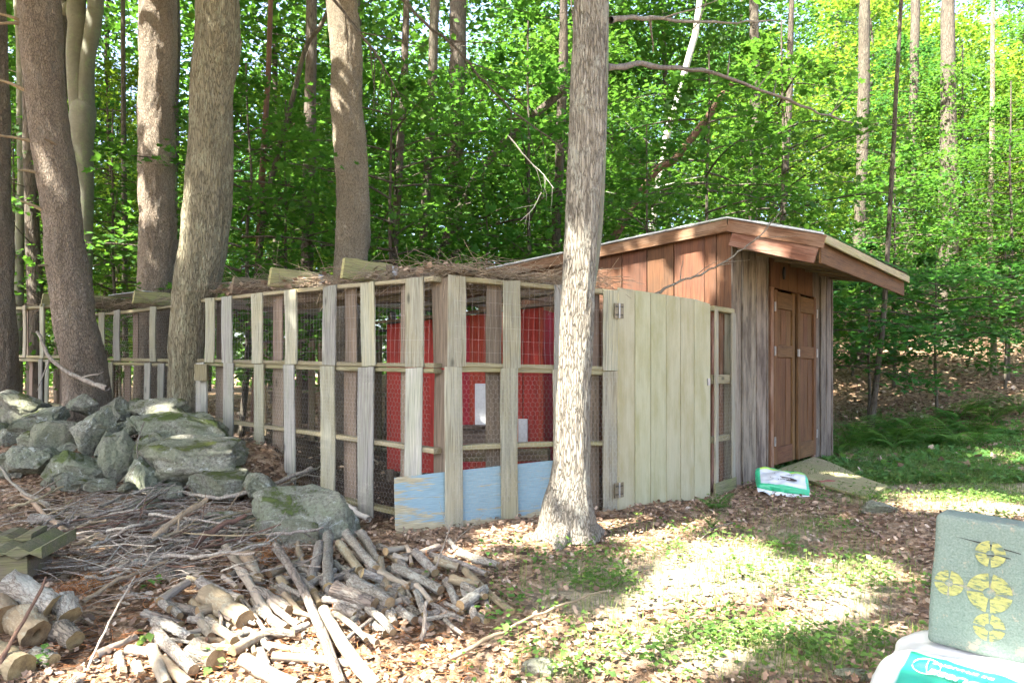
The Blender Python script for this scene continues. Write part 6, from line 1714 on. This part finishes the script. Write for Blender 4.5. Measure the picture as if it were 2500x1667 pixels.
# ferns
def frond_mesh(L, seed):
    g = np.random.default_rng(seed); n = 22; s = np.linspace(0.0, 1, n)
    ax = np.stack([s * L * 0.8, 0 * s, L * (0.75 * s - 0.55 * s ** 2.2)], -1)
    V, F = tube_arrays(ax, np.linspace(0.004, 0.001, n), 3); F3 = np.vstack([F[:, [0, 1, 2]], F[:, [0, 2, 3]]])
    c, t, sz = [], [], []
    for i in range(3, n):
        w = L * 0.30 * math.sin(min(1, (s[i] + 0.08) * 1.15) * math.pi) ** 0.8 + 0.01
        for sg in (-1, 1): c.append(ax[i]); t.append((0.45, sg, -0.12)); sz.append(w)
    T = (np.array([(0, 0, 0), (0.10, 0.3, 0), (0, 1, -0.06), (-0.10, 0.3, 0)]), np.array([(0, 1, 2), (0, 2, 3)]))
    nm = np.tile([0.15, 0, 1.0], (len(c), 1)); V2, F2 = leaf_verts(np.array(c), nm, np.array(t, float), np.array(sz), T)
    return npmesh('frond', np.vstack([V, V2]), np.vstack([F3, F2 + len(V)]), [M['fern']])
FR = [frond_mesh(0.5, 1), frond_mesh(0.42, 2), frond_mesh(0.58, 3)]
def fern(p, s, label, group, nf=8, seed=0):
    r = random.Random(seed); th = thing('fern', p, label, 'fern', group)
    for k in range(nf):
        Mx = Matrix.Translation(p) @ Matrix.Rotation(k * 6.28 / nf + r.uniform(-.3, .3), 4, 'Z') @ Matrix.Rotation(r.uniform(-.35, .1), 4, 'Y') @ Matrix.Scale(s * r.uniform(0.75, 1.15), 4)
        obj('frond', FR[r.randrange(3)], th, Mx)
FERN = [(2120,1075),(2160,1050),(2205,1070),(2240,1040),(2290,1062),(2330,1030),(2375,1060),(2420,1035),(2075,1092),(2460,1068),(2265,1090),(2350,1095),(2050,1112),(2180,1100),(2490,1010),(2390,1000)]
names = ['fern patch plant nearest the shed corner', ]
for k, (x, y) in enumerate(FERN):
    fern(G(x, y), 1.25 + 0.3 * ((k * 7) % 3), 'green fern, %s from the left in the patch at the foot of the hillside' % ORD[sorted(range(len(FERN)), key=lambda q_: FERN[q_][0]).index(k)], 'ferns at the foot of the hillside', seed=k)
fern(G(1915, 1335), 0.52, 'small lone fern in the leaves in front of the soil bag', None, 5, 77)
fern(G(1748, 1245), 0.5, 'small green plant tuft at the corner of the pale plank door', None, 7, 78)
# pale grass tuft
g = np.random.default_rng(8); c = G(1738, 1290); parts = []
for k in range(14):
    az = g.uniform(0, 6.28); L = g.uniform(0.12, 0.26); s = np.linspace(0, 1, 6)[:, None]
    parts.append(tube_arrays(np.array(c)[None, :] + s * np.array([math.cos(az) * L * 0.6, math.sin(az) * L * 0.6, L])[None, :] - s ** 2 * np.array([0, 0, L * 0.5])[None, :], np.linspace(0.004, 0.001, 6), 3))
V, F = tubes_join(parts)
tag(obj('grass_tuft', npmesh('grass_tuft', V - np.array(c)[None, :], F, [M['grass']]), None, Matrix.Translation(c)), 'pale grass tuft in front of the plank door', 'grass tuft')
# orange pine needles
for k, (x, y) in enumerate(((225, 1425), (175, 1450), (300, 1410), (660, 1365), (640, 1330))):
    c = G(x, y, 0.02); g = np.random.default_rng(70 + k); parts = []
    for j in range(90):
        az = g.uniform(0, 6.28); L = g.uniform(0.08, 0.15); b0 = g.normal(0, 0.05, 3); b0[2] = abs(b0[2]) * 0.5 + 0.02
        e = b0 + np.array([math.cos(az) * L * 0.6, math.sin(az) * L * 0.4, -L * 0.5]); parts.append(tube_arrays(np.stack([b0, (b0 + e) / 2 + [0, 0, 0.01], e]), [0.0012, 0.0012, 0.0006], 3))
    V, F = tubes_join(parts)
    tag(obj('needle_tuft', npmesh('needle_tuft', V, F, [M['needle']]), None, Matrix.Translation(c)),
        ['orange pine needle tuft above the log stack', 'orange pine needle tuft nearest the thick grey log', 'orange pine needle tuft beside the straight tan stick', 'orange pine needle tuft at the foot of the boulder', 'orange pine needle tuft behind the boulder foot'][k], None, kind='stuff')
def need_fn(g):
    x, y = g.uniform(50, 1150), g.uniform(1340, 1660); p = G(x, y, 0.02); d = g.normal(size=3); d[2] *= 0.2; return np.array(p), d / np.linalg.norm(d)
twig_mass('fallen_needles', 'fallen orange pine needles between the logs', need_fn, 1200, 24, 'needle', 0.06, 0.14, 0.0011)
# small green sprouts among the logs
for k, (x, y) in enumerate(((360, 1585), (100, 1640), (370, 1440), (1190, 1360), (1240, 1560), (1265, 1480), (1225, 1530), (520, 1640))):
    c = G(x, y); g = np.random.default_rng(90 + k); n = 9; az = g.uniform(0, 6.28, n)
    cc = np.stack([np.cos(az) * 0.02, np.sin(az) * 0.02, g.uniform(0.03, 0.10, n)], -1); nm = g.normal(0, 0.3, (n, 3)); nm[:, 2] += 1
    V, F = leaf_verts(cc, nm, np.stack([np.cos(az), np.sin(az), 0 * az - 0.1], -1), g.uniform(0.03, 0.065, n), LEAF_D)
    tag(obj('sprout', npmesh('sprout', V, F, [M['weed']]), None, Matrix.Translation(c)), ['green sprout on the pale sunlit log', 'green sprout by the bottom left log stack', 'green sprout among dry leaves left of the firewood', 'green sprout above the right end of the firewood',
        'green sprout beside the long curved stick', 'green sprout right of the orange-tan log', 'green sprout at the right foot of the firewood', 'green sprout at the bottom edge beside the dark fat log'][k], 'sprout')
